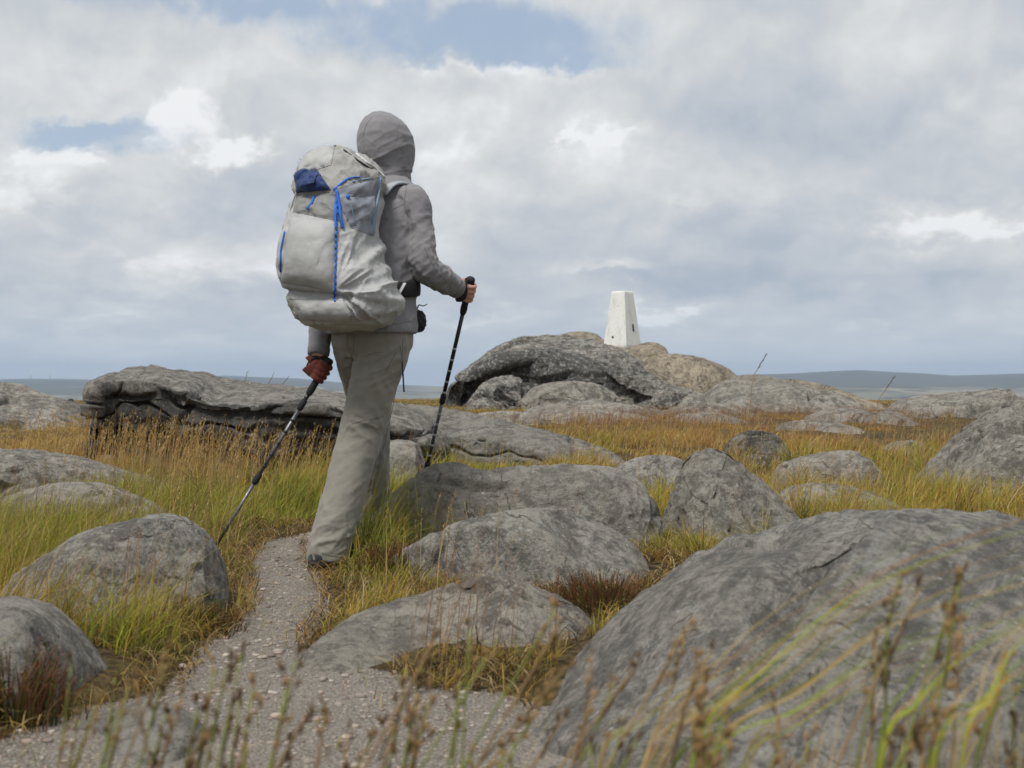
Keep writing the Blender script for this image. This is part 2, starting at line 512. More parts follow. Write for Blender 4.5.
def ground_mat():
    m, N, b = new_mat('moorland_ground')
    P = N.n('ShaderNodeNewGeometry').outputs['Position']
    at = N.n('ShaderNodeAttribute', attribute_name='tint'); sp = N.n('ShaderNodeSeparateColor'); N.t.links.new(at.outputs['Color'], sp.inputs[0])
    pathm, farm, moor = sp.outputs
    n1 = N.noise(P, 3, 6, .65, .4); n2 = N.noise(P, 30, 5, .7); n3 = N.noise(P, 160, 3, .7)
    grit = N.mix(N.ss(n3, .35, .68), (.19, .168, .142), (.52, .468, .405))
    grit = N.mix(N.m('MULTIPLY', N.ss(n2, .54, .7), .5), grit, (.20, .15, .115))
    grit = N.mix(N.m('MULTIPLY', N.ss(n1, .5, .72), .45), grit, (.46, .405, .345))
    soil = N.mix(N.ss(n2, .42, .58), (.035, .024, .015), (.17, .12, .065))
    soil = N.mix(N.m('MULTIPLY', N.ss(n1, .4, .65), .7), soil, (.16, .125, .04))
    pm = N.ss(N.m('ADD', pathm, N.m('MULTIPLY', N.m('SUBTRACT', n2, .5), .9)), .4, .6)
    near = N.mix(pm, soil, grit)
    # distant fields and moor
    vo = N.n('ShaderNodeTexVoronoi'); fmap = N.n('ShaderNodeMapping'); N.put(fmap.inputs[0], P); fmap.inputs['Scale'].default_value = (1 / 190, 1 / 520, 0); fmap.inputs['Rotation'].default_value = (0, 0, .2); N.put(vo.inputs['Vector'], fmap.outputs[0]); vo.inputs['Scale'].default_value = 1.0
    fs = N.n('ShaderNodeSeparateColor'); N.t.links.new(vo.outputs['Color'], fs.inputs[0])
    fld = N.mix(fs.outputs[0], (.085, .085, .05), (.27, .235, .155))
    fld = N.mix(N.ss(N.noise(P, 1 / 260, 5, .7), .54, .58), fld, (.035, .045, .03))
    mo = N.mix(N.noise(P, 1 / 500, 6, .6), (.045, .05, .04), (.11, .10, .06))
    far = N.mix(N.ss(N.m('ADD', moor, N.m('MULTIPLY', N.m('SUBTRACT', N.noise(P, 1 / 700, 4, .6), .5), .8)), .4, .6), fld, mo)
    N.put(b.inputs['Base Color'], N.mix(farm, near, far))
    b.inputs['Roughness'].default_value = .95; b.inputs['Specular IOR Level'].default_value = .15
    bump(N, b, N.m('ADD', N.m('MULTIPLY', n2, 1.4), n3), 1.0, .02)
    return m


def plain(name, col, rough=.7, spec=.3, nscale=40, namt=.25, bscale=0, bstr=0, bdist=.002, sheen=0, metal=0):
    m, N, b = new_mat(name)
    P = N.n('ShaderNodeNewGeometry').outputs['Position']
    n = N.noise(P, nscale, 4, .6)
    c = np.array(col)
    N.put(b.inputs['Base Color'], N.mix(n, tuple(c * (1 - namt)), tuple(np.minimum(c * (1 + namt), .95))))
    b.inputs['Roughness'].default_value = rough; b.inputs['Specular IOR Level'].default_value = spec; b.inputs['Metallic'].default_value = metal
    if sheen:
        b.inputs['Sheen Weight'].default_value = sheen
    if bstr:
        bump(N, b, N.noise(P, bscale, 4, .6), bstr, bdist)
    return m


def leaf_mat(name, trans=.35):
    m, N, b = new_mat(name)
    t = m.node_tree; t.nodes.remove(b)
    at = N.n('ShaderNodeAttribute', attribute_name='tint')
    d = N.n('ShaderNodeBsdfDiffuse'); tr = N.n('ShaderNodeBsdfTranslucent'); mx = N.n('ShaderNodeMixShader')
    t.links.new(at.outputs['Color'], d.inputs[0]); t.links.new(at.outputs['Color'], tr.inputs[0])
    mx.inputs[0].default_value = trans
    t.links.new(d.outputs[0], mx.inputs[1]); t.links.new(tr.outputs[0], mx.inputs[2])
    t.links.new(mx.outputs[0], t.nodes['Material Output'].inputs[0])
    return m


# ------------------------------------------------------------------ ground sheet
def build_ground():
    ang = np.concatenate([np.linspace(-.5, .5, 520), np.linspace(.5, 2 * math.pi - .5, 150)[1:-1]])
    rr = np.concatenate([[.02], np.geomspace(.3, 14000, 470)])
    A, R_ = np.meshgrid(ang, rr)
    x = (np.sin(A) * R_).ravel(); y = (np.cos(A) * R_).ravel()
    z = gh(x, y)
    pd = path_d(x, y)
    c = np.zeros((len(x), 3), np.float32)
    c[:, 0] = 1 - sstep(pd, -.10, .06)
    r = np.hypot(x, y)
    c[:, 1] = sstep(r, 60, 200)
    c[:, 2] = np.clip(sstep(z, -35, 10) * sstep(r, 3000, 6000), 0, 1)
    V = np.stack([x, y, z], 1)
    me = np_mesh('ground', V, grid_quads(len(rr), len(ang), True), None, True, c)
    o = link('ground', me, ground_mat()); tag(o, kind='structure')
    return o


build_ground()
# ------------------------------------------------------------------ rocks
HG_X0, HG_Y0, HG_S, HG_N = -16.0, 0.0, .03, (1100, 1400)
HGRID = np.full(HG_N, -9.0)


def mark_rock(V):
    i = ((V[:, 0] - HG_X0) / HG_S).astype(int); j = ((V[:, 1] - HG_Y0) / HG_S).astype(int)
    ok = (i > 0) & (i < HG_N[0] - 1) & (j > 0) & (j < HG_N[1] - 1)
    i, j, z = i[ok], j[ok], V[ok, 2]
    for di in (-1, 0, 1):
        for dj in (-1, 0, 1):
            np.maximum.at(HGRID, (i + di, j + dj), z)


def rock_z(x, y):
    i = np.clip(((x - HG_X0) / HG_S).astype(int), 0, HG_N[0] - 1); j = np.clip(((y - HG_Y0) / HG_S).astype(int), 0, HG_N[1] - 1)
    return HGRID[i, j]


SEC = {
    'dome': [(-1, 0), (-.95, .3), (-.8, .6), (-.5, .87), (0, 1), (.5, .87), (.85, .5), (1, 0)],
    'slab': [(-1, 0), (-.99, .4), (-.92, .72), (-.7, .88), (-.2, .98), (.2, 1), (.7, .85), (1, 0)],
    'face': [(-.93, 0), (-.92, .25), (-.93, .48), (-.96, .62), (-.94, .74), (-1, .82), (-.98, .87), (-.75, .92), (0, 1), (.5, .95), (.9, .6), (1, 0)],
    'ramp': [(-1, 0), (-.9, .22), (-.7, .48), (-.45, .72), (-.2, .9), (0, 1), (.4, .96), (.8, .6), (1, 0)],
    'point': [(-1, 0), (-.85, .32), (-.55, .62), (-.2, .9), (0, 1), (.25, .88), (.6, .55), (1, 0)],
    'cave': [(-.85, 0), (-.78, .25), (-.66, .42), (-.68, .55), (-.82, .64), (-.84, .73), (-.66, .84), (-.36, .94), (0, 1), (.5, .93), (.9, .5), (1, 0)],
}


def smooth1(a, k):
    if k < 1: return a
    w = np.hanning(2 * k + 3)[1:-1]; w /= w.sum()
    p = np.pad(a, (k, k), mode='edge')
    # keep ends
    r = np.convolve(p, w, 'valid')
    r[0], r[-1] = a[0], a[-1]
    return r


def rock(name, label, cat, prof, Y, front, back, sec='dome', mat=None, amp=.05, freq=2.0, strata=None, seed=0,
         group=None, fold=None, res=1.0, stain_shade=None, chips=6, squeeze=.10, base=None, pits=.3, tap=3.0):
    pr = np.array([(p[0], p[1], p[2] if len(p) > 2 else Y) for p in prof], float)
    Nu = int(np.clip((pr[-1, 0] - pr[0, 0]) * 1.1 * res, 40, 640)); Nv = int(np.clip(Nu * .6, 44, 360))
    pr = np.array(pr)
    D = crom(pr, 600)
    s = np.concatenate([[0], np.cumsum(np.hypot(np.diff(D[:, 0]), np.diff(D[:, 1])))]); s /= s[-1]
    u = np.linspace(0, 1, Nu)
    px = np.interp(u, s, D[:, 0]); py = np.interp(u, s, D[:, 1]); Yc = np.interp(u, s, D[:, 2])
    X = (px - 512) / F * Yc; Zt = CZ - (py - 384) / F * Yc
    Xm = X.mean(); Ym = Yc.mean()
    zg = base if base is not None else float(gh(X, Yc).min())
    zb = zg - .12 - .02 * (Zt.max() - zg)
    def curve(nm):
        S = crom(np.array(SEC[nm], float), Nv)
        return smooth1(S[:, 0], max(1, Nv // 40)), smooth1(np.clip(S[:, 1], 0, 1.02), max(1, Nv // 40))
    if isinstance(sec, tuple):      # one cross-section turning into another along the rock
        (a0, f0), (a1, f1) = curve(sec[0]), curve(sec[1]); k = sstep(u, sec[2], sec[3])[:, None]
        a = a0[None] * (1 - k) + a1[None] * k; f = f0[None] * (1 - k) + f1[None] * k
    else:
        a, f = curve(sec); a = np.repeat(a[None], Nu, 0); f = np.repeat(f[None], Nu, 0)
    w = np.abs(2 * u - 1)
    d = np.sqrt(np.clip(1 - w ** tap, 0, 1)) * .9 + .1
    # slow variation of the depth along the rock
    d *= 1 + .18 * fbm(np.stack([X * .9 / max(.3, np.ptp(X)) * 4, Yc * 0, Yc * 0 + seed], 1), 2, seed=seed)
    dz = np.zeros(Nu)
    FB = np.where(a < 0, a * front, a * back)
    for it in range(5):
        Zc = Zt + dz
        Yg = Yc[:, None] + FB * d[:, None]
        Xg = Xm + (X[:, None] - Xm) * (1 - squeeze * np.abs(a) ** 2.2)
        # slide with depth so that the outline keeps its place
        Zg = zb + f * np.maximum(Zc[:, None] - zb, .02)
        P = 384 - (Zg - CZ) / Yg * F
        e = (P.min(1) - py) / F * Yc
        dz = dz + np.clip(e, -.2, .2) * .8
        dz = smooth1(dz, 2)
    G = np.stack([Xg, Yg, Zg], -1)
    # flat broken faces: shave the form with planes
    rs = np.random.default_rng(seed * 17 + 3)
    cm = G.reshape(-1, 3).mean(0); Pg = G.reshape(-1, 3) - cm
    ext = np.ptp(Pg, axis=0)
    for _ in range(chips):
        aa = rs.uniform(0, 2 * math.pi); el = rs.uniform(-.05, 1.1)
        nn = np.array([math.cos(aa) * math.cos(el) / ext[0], math.sin(aa) * math.cos(el) / ext[1], math.sin(el) / ext[2]]); nn /= np.linalg.norm(nn)
        dd = Pg @ nn; top_ = dd.max(); cut = top_ - (top_ - dd.min()) * rs.uniform(.05, .15)
        over = np.maximum(dd - cut, 0)
        Pg = Pg - nn[None] * (over * .86)[:, None]
    G = (Pg + cm).reshape(G.shape)
    du = np.gradient(G, axis=0); dv = np.gradient(G, axis=1)
    Nn = np.cross(dv, du); Nn /= np.linalg.norm(Nn, axis=2)[..., None] + 1e-9
    if Nn[Nu // 2, Nv // 2, 2] < 0: Nn = -Nn
    Pf = G.reshape(-1, 3); nf = Nn.reshape(-1, 3)
    so = np.array([seed * 3.7, seed * 1.3, seed * 2.1])
    q = Pf * freq + so
    disp = amp * (fbm(q, 5, .5, seed=1) * 1.0) - amp * 1.1 * sstep(ridge(q * .9 + 9, 2, seed=21), .70, .98)
    disp += amp * 1.3 * (np.abs(vn(q * .55 + 4, 71) * 2 - 1) - .4) + amp * .6 * (np.abs(vn(q * 1.25 + 7, 73) * 2 - 1) - .4)
    disp += amp * .22 * fbm(q * 6, 3, .6, seed=31)
    if pits:
        disp -= amp * pits * sstep(vn(q * 9, 77), .72, .95)
    if strata:
        sa, sp, tilt = strata
        tt = (Pf[:, 2] + tilt * Pf[:, 0]) / sp + 1.1 * fbm(Pf * 1.3 / max(sp, .1) * .25 + so, 3, seed=41)
        fr = tt - np.floor(tt); lay = np.floor(tt).astype(int)
        g = sstep(np.abs(fr * 2 - 1), .72, 1.0)
        steep = sstep(1 - np.abs(nf[:, 2]), .15, .7)
        vary = _hash(lay, lay * 0 + seed, lay * 0, 5)
        br = .35 + .65 * vn(Pf * 1.6 + so, 55)
        disp += steep * (-sa * g * br + sa * .9 * (vary - .5))
    if fold:
        for (x0, y0, x1, y1, wd, am) in fold:
            dx, dy = x1 - x0, y1 - y0; L = math.hypot(dx, dy)
            t = ((Pf[:, 0] - x0) * dx + (Pf[:, 1] - y0) * dy) / L / L
            sd = ((Pf[:, 0] - x0) * dy - (Pf[:, 1] - y0) * dx) / L     # >0 right of the line
            sd = sd + .03 * fbm(Pf * 3 + so, 3, seed=61)
            inr = sstep(t, -.15, .15) * (1 - sstep(t, .8, 1.25))
            disp += inr * am * (sstep(sd, -.035, .035) * np.exp(-np.clip(sd, 0, 9) / wd) - .9 * np.exp(-(sd + .07) ** 2 / .012) * (sd < 0))
    disp += amp * .10 * fbm(q * 17, 3, .6, seed=33)
    # keep the crest close to the drawn outline
    G2 = (Pf + nf * disp[:, None]).reshape(Nu, Nv, 3)
    P2 = (384 - (G2[..., 2] - CZ) / G2[..., 1] * F).min(1)
    corr = smooth1((P2 - py), max(2, Nu // 18)) / F * Yc
    G2[..., 2] += corr[:, None] * f
    V = G2.reshape(-1, 3)
    n0 = len(V)
    e0 = np.array([G2[0, :, 0].mean(), Yc[0], zb]); e1 = np.array([G2[-1, :, 0].mean(), Yc[-1], zb])
    V = np.vstack([V, e0, e1])
    k = np.arange(Nv - 1)
    T = np.vstack([np.stack([np.full(Nv - 1, n0), k, k + 1], 1), np.stack([np.full(Nv - 1, n0 + 1), (Nu - 1) * Nv + k + 1, (Nu - 1) * Nv + k], 1)])
    Q = grid_quads(Nu, Nv)
    # winding outward
    c = V[Q[len(Q) // 2]]; nn = np.cross(c[1] - c[0], c[2] - c[0])
    if nn[2] < 0: Q = Q[:, ::-1]; T = T[:, ::-1]
    org = np.array([Xm, Ym, zg])
    me = np_mesh(name, V - org, Q, T)
    if stain_shade:
        # black algae and painted ledge shade over a marked part of the face: (left, right, lowest, highest fraction of the height)
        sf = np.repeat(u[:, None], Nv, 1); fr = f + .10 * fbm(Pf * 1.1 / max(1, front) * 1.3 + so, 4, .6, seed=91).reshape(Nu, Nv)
        mk = sstep(sf, stain_shade[0] - .05, stain_shade[0] + .05) * (1 - sstep(sf, stain_shade[1] - .08, stain_shade[1] + .08)) * sstep(fr, stain_shade[2], stain_shade[2] + .05) * (1 - sstep(fr, stain_shade[3] - .04, stain_shade[3] + .04)) * (a < 0)
        at = me.attributes.new('stain_shade', 'FLOAT', 'POINT')
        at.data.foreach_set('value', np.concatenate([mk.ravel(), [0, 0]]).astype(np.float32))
    o = link(name, me, mat, None, tuple(org)); tag(o, label, cat, group)
    mark_rock(V[:n0])
    return o


M_grey = rock_mat('gritstone_grey', .25, 0, .5, 1.12)
M_fore = rock_mat('gritstone_foreground', .36, 0, .5, 1.08, .7, streak=.55)
M_pale = rock_mat('gritstone_pale', .18, .15, .7, 1.12)
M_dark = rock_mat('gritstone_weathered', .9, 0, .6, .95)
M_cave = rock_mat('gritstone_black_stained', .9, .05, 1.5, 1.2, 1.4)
M_buff = rock_mat('gritstone_buff', .2, .55, .6, 1.05, 2.0, yellow=.35)
M_mid = rock_mat('gritstone_mottled', .5, .1, .7, 1.05)
M_slab = rock_mat('gritstone_slab', .45, 0, .6, .95, 1.2)
M_far = rock_mat('gritstone_far', .45, .1, .6, 1.15, 2.2)

# --- near
rock('boulder', 'huge smooth grey boulder filling the bottom right corner', 'boulder',
     [(470, 780, 2.5), (500, 745, 2.65), (545, 698, 2.8), (590, 650, 2.95), (640, 602, 3.1), (700, 560, 3.25), (760, 533, 3.35), (850, 511, 3.45), (950, 507, 3.5),
      (1024, 514, 3.5), (1120, 535, 3.5), (1230, 590, 3.4), (1330, 690, 3.3)], 3.3, 1.75, .8, 'ramp', M_fore, .035, 2.2, seed=1,
     fold=[(.20, 1.95, .80, 3.1, .34, .10), (.75, 1.9, 1.3, 3.0, .25, .025)], squeeze=.12, base=0, chips=5)
rock('flat_rock', 'low pale grey slab beside the gravel path, below the grass bank', 'rock',
     [(286, 676, 3.45), (298, 650, 3.5), (335, 620, 3.66), (385, 602, 3.82), (430, 590, 3.92), (480, 577, 3.95), (505, 573), (535, 583), (570, 600), (600, 622), (625, 655), (640, 680)], 3.95, .50, .35, 'ramp', M_pale, .03, 2.4, seed=2, base=0, chips=4)
rock('rounded_rock', 'smooth rounded grey rock with a peaty hollow under its right end', 'rock',
     [(372, 580), (392, 560), (420, 540), (460, 521), (500, 511), (545, 508), (590, 515), (625, 530), (648, 552), (655, 585)], 5.0, .38, .4, 'dome', M_grey, .025, 2.4, seed=3, base=0)
rock('long_rock', 'long low twin humped rock where the right walking pole is planted', 'rock',
     [(364, 530), (380, 512), (400, 490), (425, 468), (455, 462), (480, 469), (520, 466), (570, 464), (610, 467), (635, 478), (652, 500), (662, 530)], 5.85, .30, .25, 'dome', M_grey, .035, 2.3, seed=4, base=0, res=1.2, chips=2)
rock('pointed_boulder', 'dark pointed boulder behind the huge foreground rock', 'boulder',
     [(655, 545), (664, 520), (674, 480), (690, 456), (706, 448), (725, 452), (745, 466), (765, 482), (785, 500), (805, 520), (818, 545)], 6.3, .5, .5, 'point', M_mid, .045, 2.6, seed=5, base=0, res=1.6, chips=2)
rock('flat_rock', 'flat grey slab between the dark pointed boulder and the right hand grass', 'rock',
     [(765, 500), (785, 487), (815, 483), (850, 487), (880, 494), (905, 506), (920, 520)], 7.2, .4, .4, 'slab', M_grey, .03, 2.2, seed=6)
rock('rounded_rock', 'pale rounded rock with a white lichen streak on its right shoulder', 'rock',
     [(762, 490), (774, 470), (800, 457), (830, 451), (855, 452), (872, 466), (884, 482), (890, 500)], 8.4, .45, .45, 'dome', M_pale, .04, 2.2, seed=7, res=1.5)
rock('rounded_rock', 'small dark rock half sunk in russet grass behind the pointed boulder', 'rock',
     [(716, 470), (724, 446), (735, 434), (755, 430), (775, 436), (788, 452), (796, 470)], 10.5, .45, .5, 'dome', M_dark, .05, 2.2, seed=8, res=2)
rock('rounded_rock', 'small plain grey hump behind the right end of the twin humped rock', 'rock',
     [(600, 490), (612, 470), (632, 459), (655, 455), (680, 458), (700, 472), (708, 490)], 8.2, .4, .4, 'dome', M_grey, .035, 2.2, seed=9, res=1.5)
rock('big_boulder', 'big sloping grey boulder cut off by the right edge of the photo', 'boulder',
     [(895, 520), (912, 490), (925, 462), (945, 440), (970, 423), (1000, 409), (1024, 400), (1070, 392), (1130, 398), (1190, 440), (1210, 500)], 8.3, .85, .9, 'dome', M_mid, .06, 1.6, strata=(.02, .16, .5), seed=10, res=1.2)
rock('rounded_rock', 'grey rock showing behind the hiker\'s knees', 'rock',
     [(322, 474), (335, 453), (355, 444), (385, 440), (410, 441), (430, 455), (445, 478)], 8.8, .4, .4, 'dome', M_pale, .04, 2.2, seed=11, res=1.5)

# --- left side
rock('pale_boulder', 'grey boulder in long grass left of the path, below the left pole tip', 'boulder',
     [(2, 625), (22, 585), (40, 556), (60, 535), (90, 526), (130, 519), (165, 513), (188, 524), (204, 548), (213, 580), (222, 625)], 4.35, .42, .45, 'dome', M_grey, .035, 2.4, seed=12, base=0, res=1.3, chips=3)
rock('corner_boulder', 'blue grey boulder at the left edge beside the gravel, above the heather', 'boulder',
     [(-120, 700), (-85, 640), (-40, 606), (0, 597), (35, 598), (62, 610), (80, 635), (90, 662), (96, 700)], 3.3, .35, .4, 'slab', M_grey, .025, 2.6, seed=13, base=0, res=1.3)
rock('flat_rock', 'flat stone almost flush with the gravel at the lower left', 'rock',
     [(40, 752), (62, 728), (90, 712), (130, 702), (170, 705), (200, 718), (222, 745)], 2.85, .3, .22, 'slab', M_grey, .012, 3, seed=14, base=0, res=1)
rock('flat_rock', 'low slab sunk in green grass at the left, in front of the longer one', 'rock',
     [(-30, 516), (0, 498), (30, 489), (70, 482), (110, 484), (140, 495), (160, 505), (175, 520)], 6.6, .35, .4, 'slab', M_pale, .03, 2.2, seed=15, res=1.2)
rock('long_rock', 'long dark slab at the left edge, sloping down into the grass', 'rock',
     [(-120, 490), (-80, 455), (0, 448), (40, 451), (80, 457), (115, 466), (150, 478), (180, 489), (200, 500)], 8.6, .5, .5, 'slab', M_mid, .045, 2.0, strata=(.015, .1, .1), seed=16, res=1.2)
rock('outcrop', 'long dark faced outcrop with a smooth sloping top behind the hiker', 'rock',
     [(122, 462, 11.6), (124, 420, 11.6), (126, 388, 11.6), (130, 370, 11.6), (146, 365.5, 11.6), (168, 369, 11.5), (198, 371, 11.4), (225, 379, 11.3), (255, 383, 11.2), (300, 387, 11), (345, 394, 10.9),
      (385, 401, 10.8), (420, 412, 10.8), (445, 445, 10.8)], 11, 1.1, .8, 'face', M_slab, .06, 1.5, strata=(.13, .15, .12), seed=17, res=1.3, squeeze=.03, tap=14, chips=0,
     stain_shade=(-.1, 1.2, -1, .84))
rock('long_slab', 'long thin slab running from behind the hiker down into the grass', 'slab',
     [(372, 425, 11.2), (385, 406, 11.2), (430, 406, 11.1), (470, 413, 11), (520, 424, 10.8), (570, 436, 10.6), (605, 449, 10.4), (622, 462, 10.3), (630, 478, 10.3)], 11, .45, .5, 'slab', M_slab, .04, 1.8, strata=(.05, .12, .12), seed=57, res=1.3, squeeze=.03, tap=8, chips=1)
rock('sloping_rock', 'wedge of grey rock sloping down to the right against the left skyline', 'rock',
     [(-140, 430), (-90, 385), (0, 383), (25, 391), (50, 398), (75, 406), (95, 420), (105, 436)], 19, 1.4, 1.5, 'ramp', M_far, .1, .9, strata=(.05, .3, .2), seed=18, res=1.2)
rock('rounded_rock', 'tiny hump of rock against the haze just left of the dark outcrop', 'rock',
     [(56, 420), (60, 405), (68, 399), (78, 401), (84, 412), (88, 424)], 22, .6, .6, 'dome', M_far, .08, 1.2, seed=19, res=2)
rock('rounded_rock', 'low pale rock in ochre grass near the left edge, under the skyline wedge', 'rock',
     [(20, 440), (32, 425), (45, 416), (62, 415), (78, 424), (90, 440)], 15.5, .7, .6, 'dome', M_pale, .07, 1.4, seed=20, res=2)
rock('flat_rock', 'low ledge at the left edge under the skyline wedge', 'rock',
     [(-60, 440), (-40, 418), (0, 414), (25, 416), (45, 422), (60, 434)], 17, .8, .7, 'slab', M_far, .06, 1.4, seed=21, res=1.5)
rock('rounded_rock', 'little rock tip in ochre grass below the dark outcrop', 'rock',
     [(84, 480), (92, 466), (104, 455), (120, 458), (132, 478)], 10.5, .3, .3, 'dome', M_pale, .03, 2.4, seed=22, res=1.5)

# --- the summit outcrop
YS = 31.0
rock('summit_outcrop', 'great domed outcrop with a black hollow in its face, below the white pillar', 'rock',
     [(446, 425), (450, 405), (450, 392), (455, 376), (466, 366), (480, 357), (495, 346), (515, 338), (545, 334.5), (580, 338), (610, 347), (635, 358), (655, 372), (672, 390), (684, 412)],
     YS, 2.6, 2.4, ('cave', 'dome', .30, .62), M_cave, .20, .62, strata=(.16, .55, -.25), seed=23, res=1.7, squeeze=.1, stain_shade=(-.1, .62, -1, .84))
rock('summit_rock', 'light sliver of rock at the top left of the white pillar', 'rock',
     [(548, 350), (558, 336), (575, 331.5), (595, 332), (606, 336), (615, 346)], 33.5, 1.0, 1.0, 'slab', M_buff, .08, .9, seed=24, res=2)
rock('summit_block', 'block of rock that the white pillar stands on', 'rock',
     [(588, 366), (597, 350), (604, 343.5), (625, 343.5), (640, 343.5), (650, 342), (660, 344), (668, 350), (674, 366)], 32, .9, 1.0, 'slab', M_buff, .045, 1.0, seed=25, res=2.5, pits=.6, chips=0)
rock('summit_rock', 'broad buff dome with yellow lichen at the right of the pillar rock', 'rock',
     [(600, 400), (615, 372), (635, 359), (660, 353.5), (690, 355), (712, 362), (730, 371), (745, 385), (755, 400)], 31.5, 1.6, 1.6, 'dome', M_buff, .12, .7, seed=26, res=2)
rock('cracked_rock', 'cracked pale rock in front of the black hollow', 'rock',
     [(462, 418), (470, 396), (480, 384), (495, 376), (512, 375), (524, 382), (530, 398), (536, 418)], 27, .8, .8, 'dome', M_cave, .16, 1.1, strata=(.08, .2, .5), seed=27, res=3)
rock('cracked_rock', 'small black and white rock at the left foot of the summit outcrop', 'rock',
     [(452, 424), (462, 408), (476, 400), (490, 398), (500, 408), (506, 424)], 26, .5, .5, 'dome', M_cave, .12, 1.4, seed=28, res=3)
rock('long_rock', 'long light rock at the foot of the summit outcrop', 'rock',
     [(515, 420), (525, 392), (545, 383), (575, 381), (600, 384), (615, 392), (628, 405), (638, 420)], 26.5, .8, .8, 'dome', M_far, .12, .9, seed=29, res=2)
rock('flat_rock', 'flat grey rock in russet grass below the summit outcrop', 'rock',
     [(485, 438), (505, 420), (530, 408), (560, 402), (600, 401), (635, 405), (665, 412), (690, 430)], 21.5, 1.0, .9, 'slab', M_far, .09, .9, seed=30, res=1.5)
rock('cracked_rock', 'rock with a black crack below the buff dome', 'rock',
     [(634, 412), (642, 396), (655, 386), (670, 384), (686, 389), (698, 398), (706, 414)], 26, .7, .7, 'dome', M_cave, .10, 1.1, strata=(.08, .22, -.2), seed=31, res=3)
rock('rounded_rock', 'small pale boulder right of the rock with the black crack', 'rock',
     [(676, 416), (682, 400), (694, 392), (706, 393), (718, 402), (726, 416)], 25, .6, .6, 'dome', M_far, .09, 1.2, seed=32, res=3)
rock('long_rock', 'wide grey skyline rock right of the summit, with dark undercut edge', 'rock',
     [(692, 425), (702, 402), (715, 386), (735, 377), (760, 374.5), (785, 379), (810, 386), (835, 393), (855, 402), (872, 416), (882, 430)], 24, 1.5, 1.5, 'dome', M_far, .10, .8, strata=(.06, .3, .1), seed=33, res=1.6, chips=3)
rock('rounded_rock', 'long shoulder of rock behind the wide skyline rock', 'rock',
     [(745, 405), (760, 380), (790, 379), (820, 384), (850, 394), (880, 405), (895, 418)], 27.5, 1.2, 1.2, 'dome', M_buff, .1, .8, seed=34, res=1.5)
rock('flat_rock', 'low rocks in front of the wide skyline rock', 'rock',
     [(640, 428), (660, 412), (690, 405), (725, 404), (750, 411), (775, 420), (790, 434)], 20.5, .9, .8, 'slab', M_far, .10, 1.2, seed=35, res=2)
rock('skyline_slab', 'slab with a blunt right end on the skyline at the far right', 'rock',
     [(885, 425), (892, 408), (905, 399), (940, 393), (975, 391), (1000, 388), (1010, 395), (1018, 412), (1022, 425)], 20, 1.0, 1.0, 'slab', M_far, .09, .9, seed=36, res=1.6)
rock('rounded_rock', 'faint hump among russet grass left of the skyline slab', 'rock',
     [(845, 440), (858, 420), (875, 411), (895, 412), (915, 424), (930, 440)], 16.5, .7, .7, 'dome', M_far, .08, 1.2, seed=37, res=1.5)
rock('flat_rock', 'thin flat stone in grass below the faint hump', 'rock',
     [(772, 436), (785, 424), (810, 420), (840, 421), (860, 428), (872, 440)], 15.0, .6, .6, 'slab', M_far, .06, 1.4, seed=38, res=1.5)


rock('flat_rock', 'pale flat rock just below the long light rock of the summit', 'rock',
     [(520, 432), (535, 418), (560, 411), (600, 409), (630, 413), (655, 420), (672, 434)], 18.5, .8, .7, 'slab', M_pale, .07, 1.2, seed=51, res=1.5)
rock('flat_rock', 'low broken rocks in russet grass under the rock with the black crack', 'rock',
     [(655, 436), (668, 420), (690, 413), (720, 413), (745, 420), (762, 436)], 17.5, .6, .6, 'slab', M_mid, .07, 1.4, strata=(.05, .14, .1), seed=52, res=2)
rock('flat_rock', 'low grey slab in grass below the wide skyline rock', 'rock',
     [(790, 432), (806, 417), (835, 409), (860, 409), (880, 416), (895, 432)], 18, .7, .6, 'slab', M_far, .06, 1.2, seed=53, res=2)
rock('rounded_rock', 'small russet tinged rock left of the big sloping boulder', 'rock',
     [(880, 462), (890, 446), (905, 440), (925, 443), (938, 455), (945, 468)], 11.5, .4, .4, 'dome', M_mid, .05, 1.8, seed=54, res=2)
rock('flat_rock', 'sliver of slab in grass between outcrop end and summit rocks', 'rock',
     [(455, 428), (470, 416), (500, 411), (530, 413), (548, 420), (560, 432)], 17, .6, .6, 'slab', M_pale, .06, 1.4, seed=55, res=1.5)
rock('flat_rock', 'low stone right of the pale lichen streaked rock', 'rock',
     [(893, 500), (900, 488), (915, 483), (930, 487), (938, 500)], 8.6, .25, .25, 'slab', M_pale, .03, 2.4, seed=56, res=2)


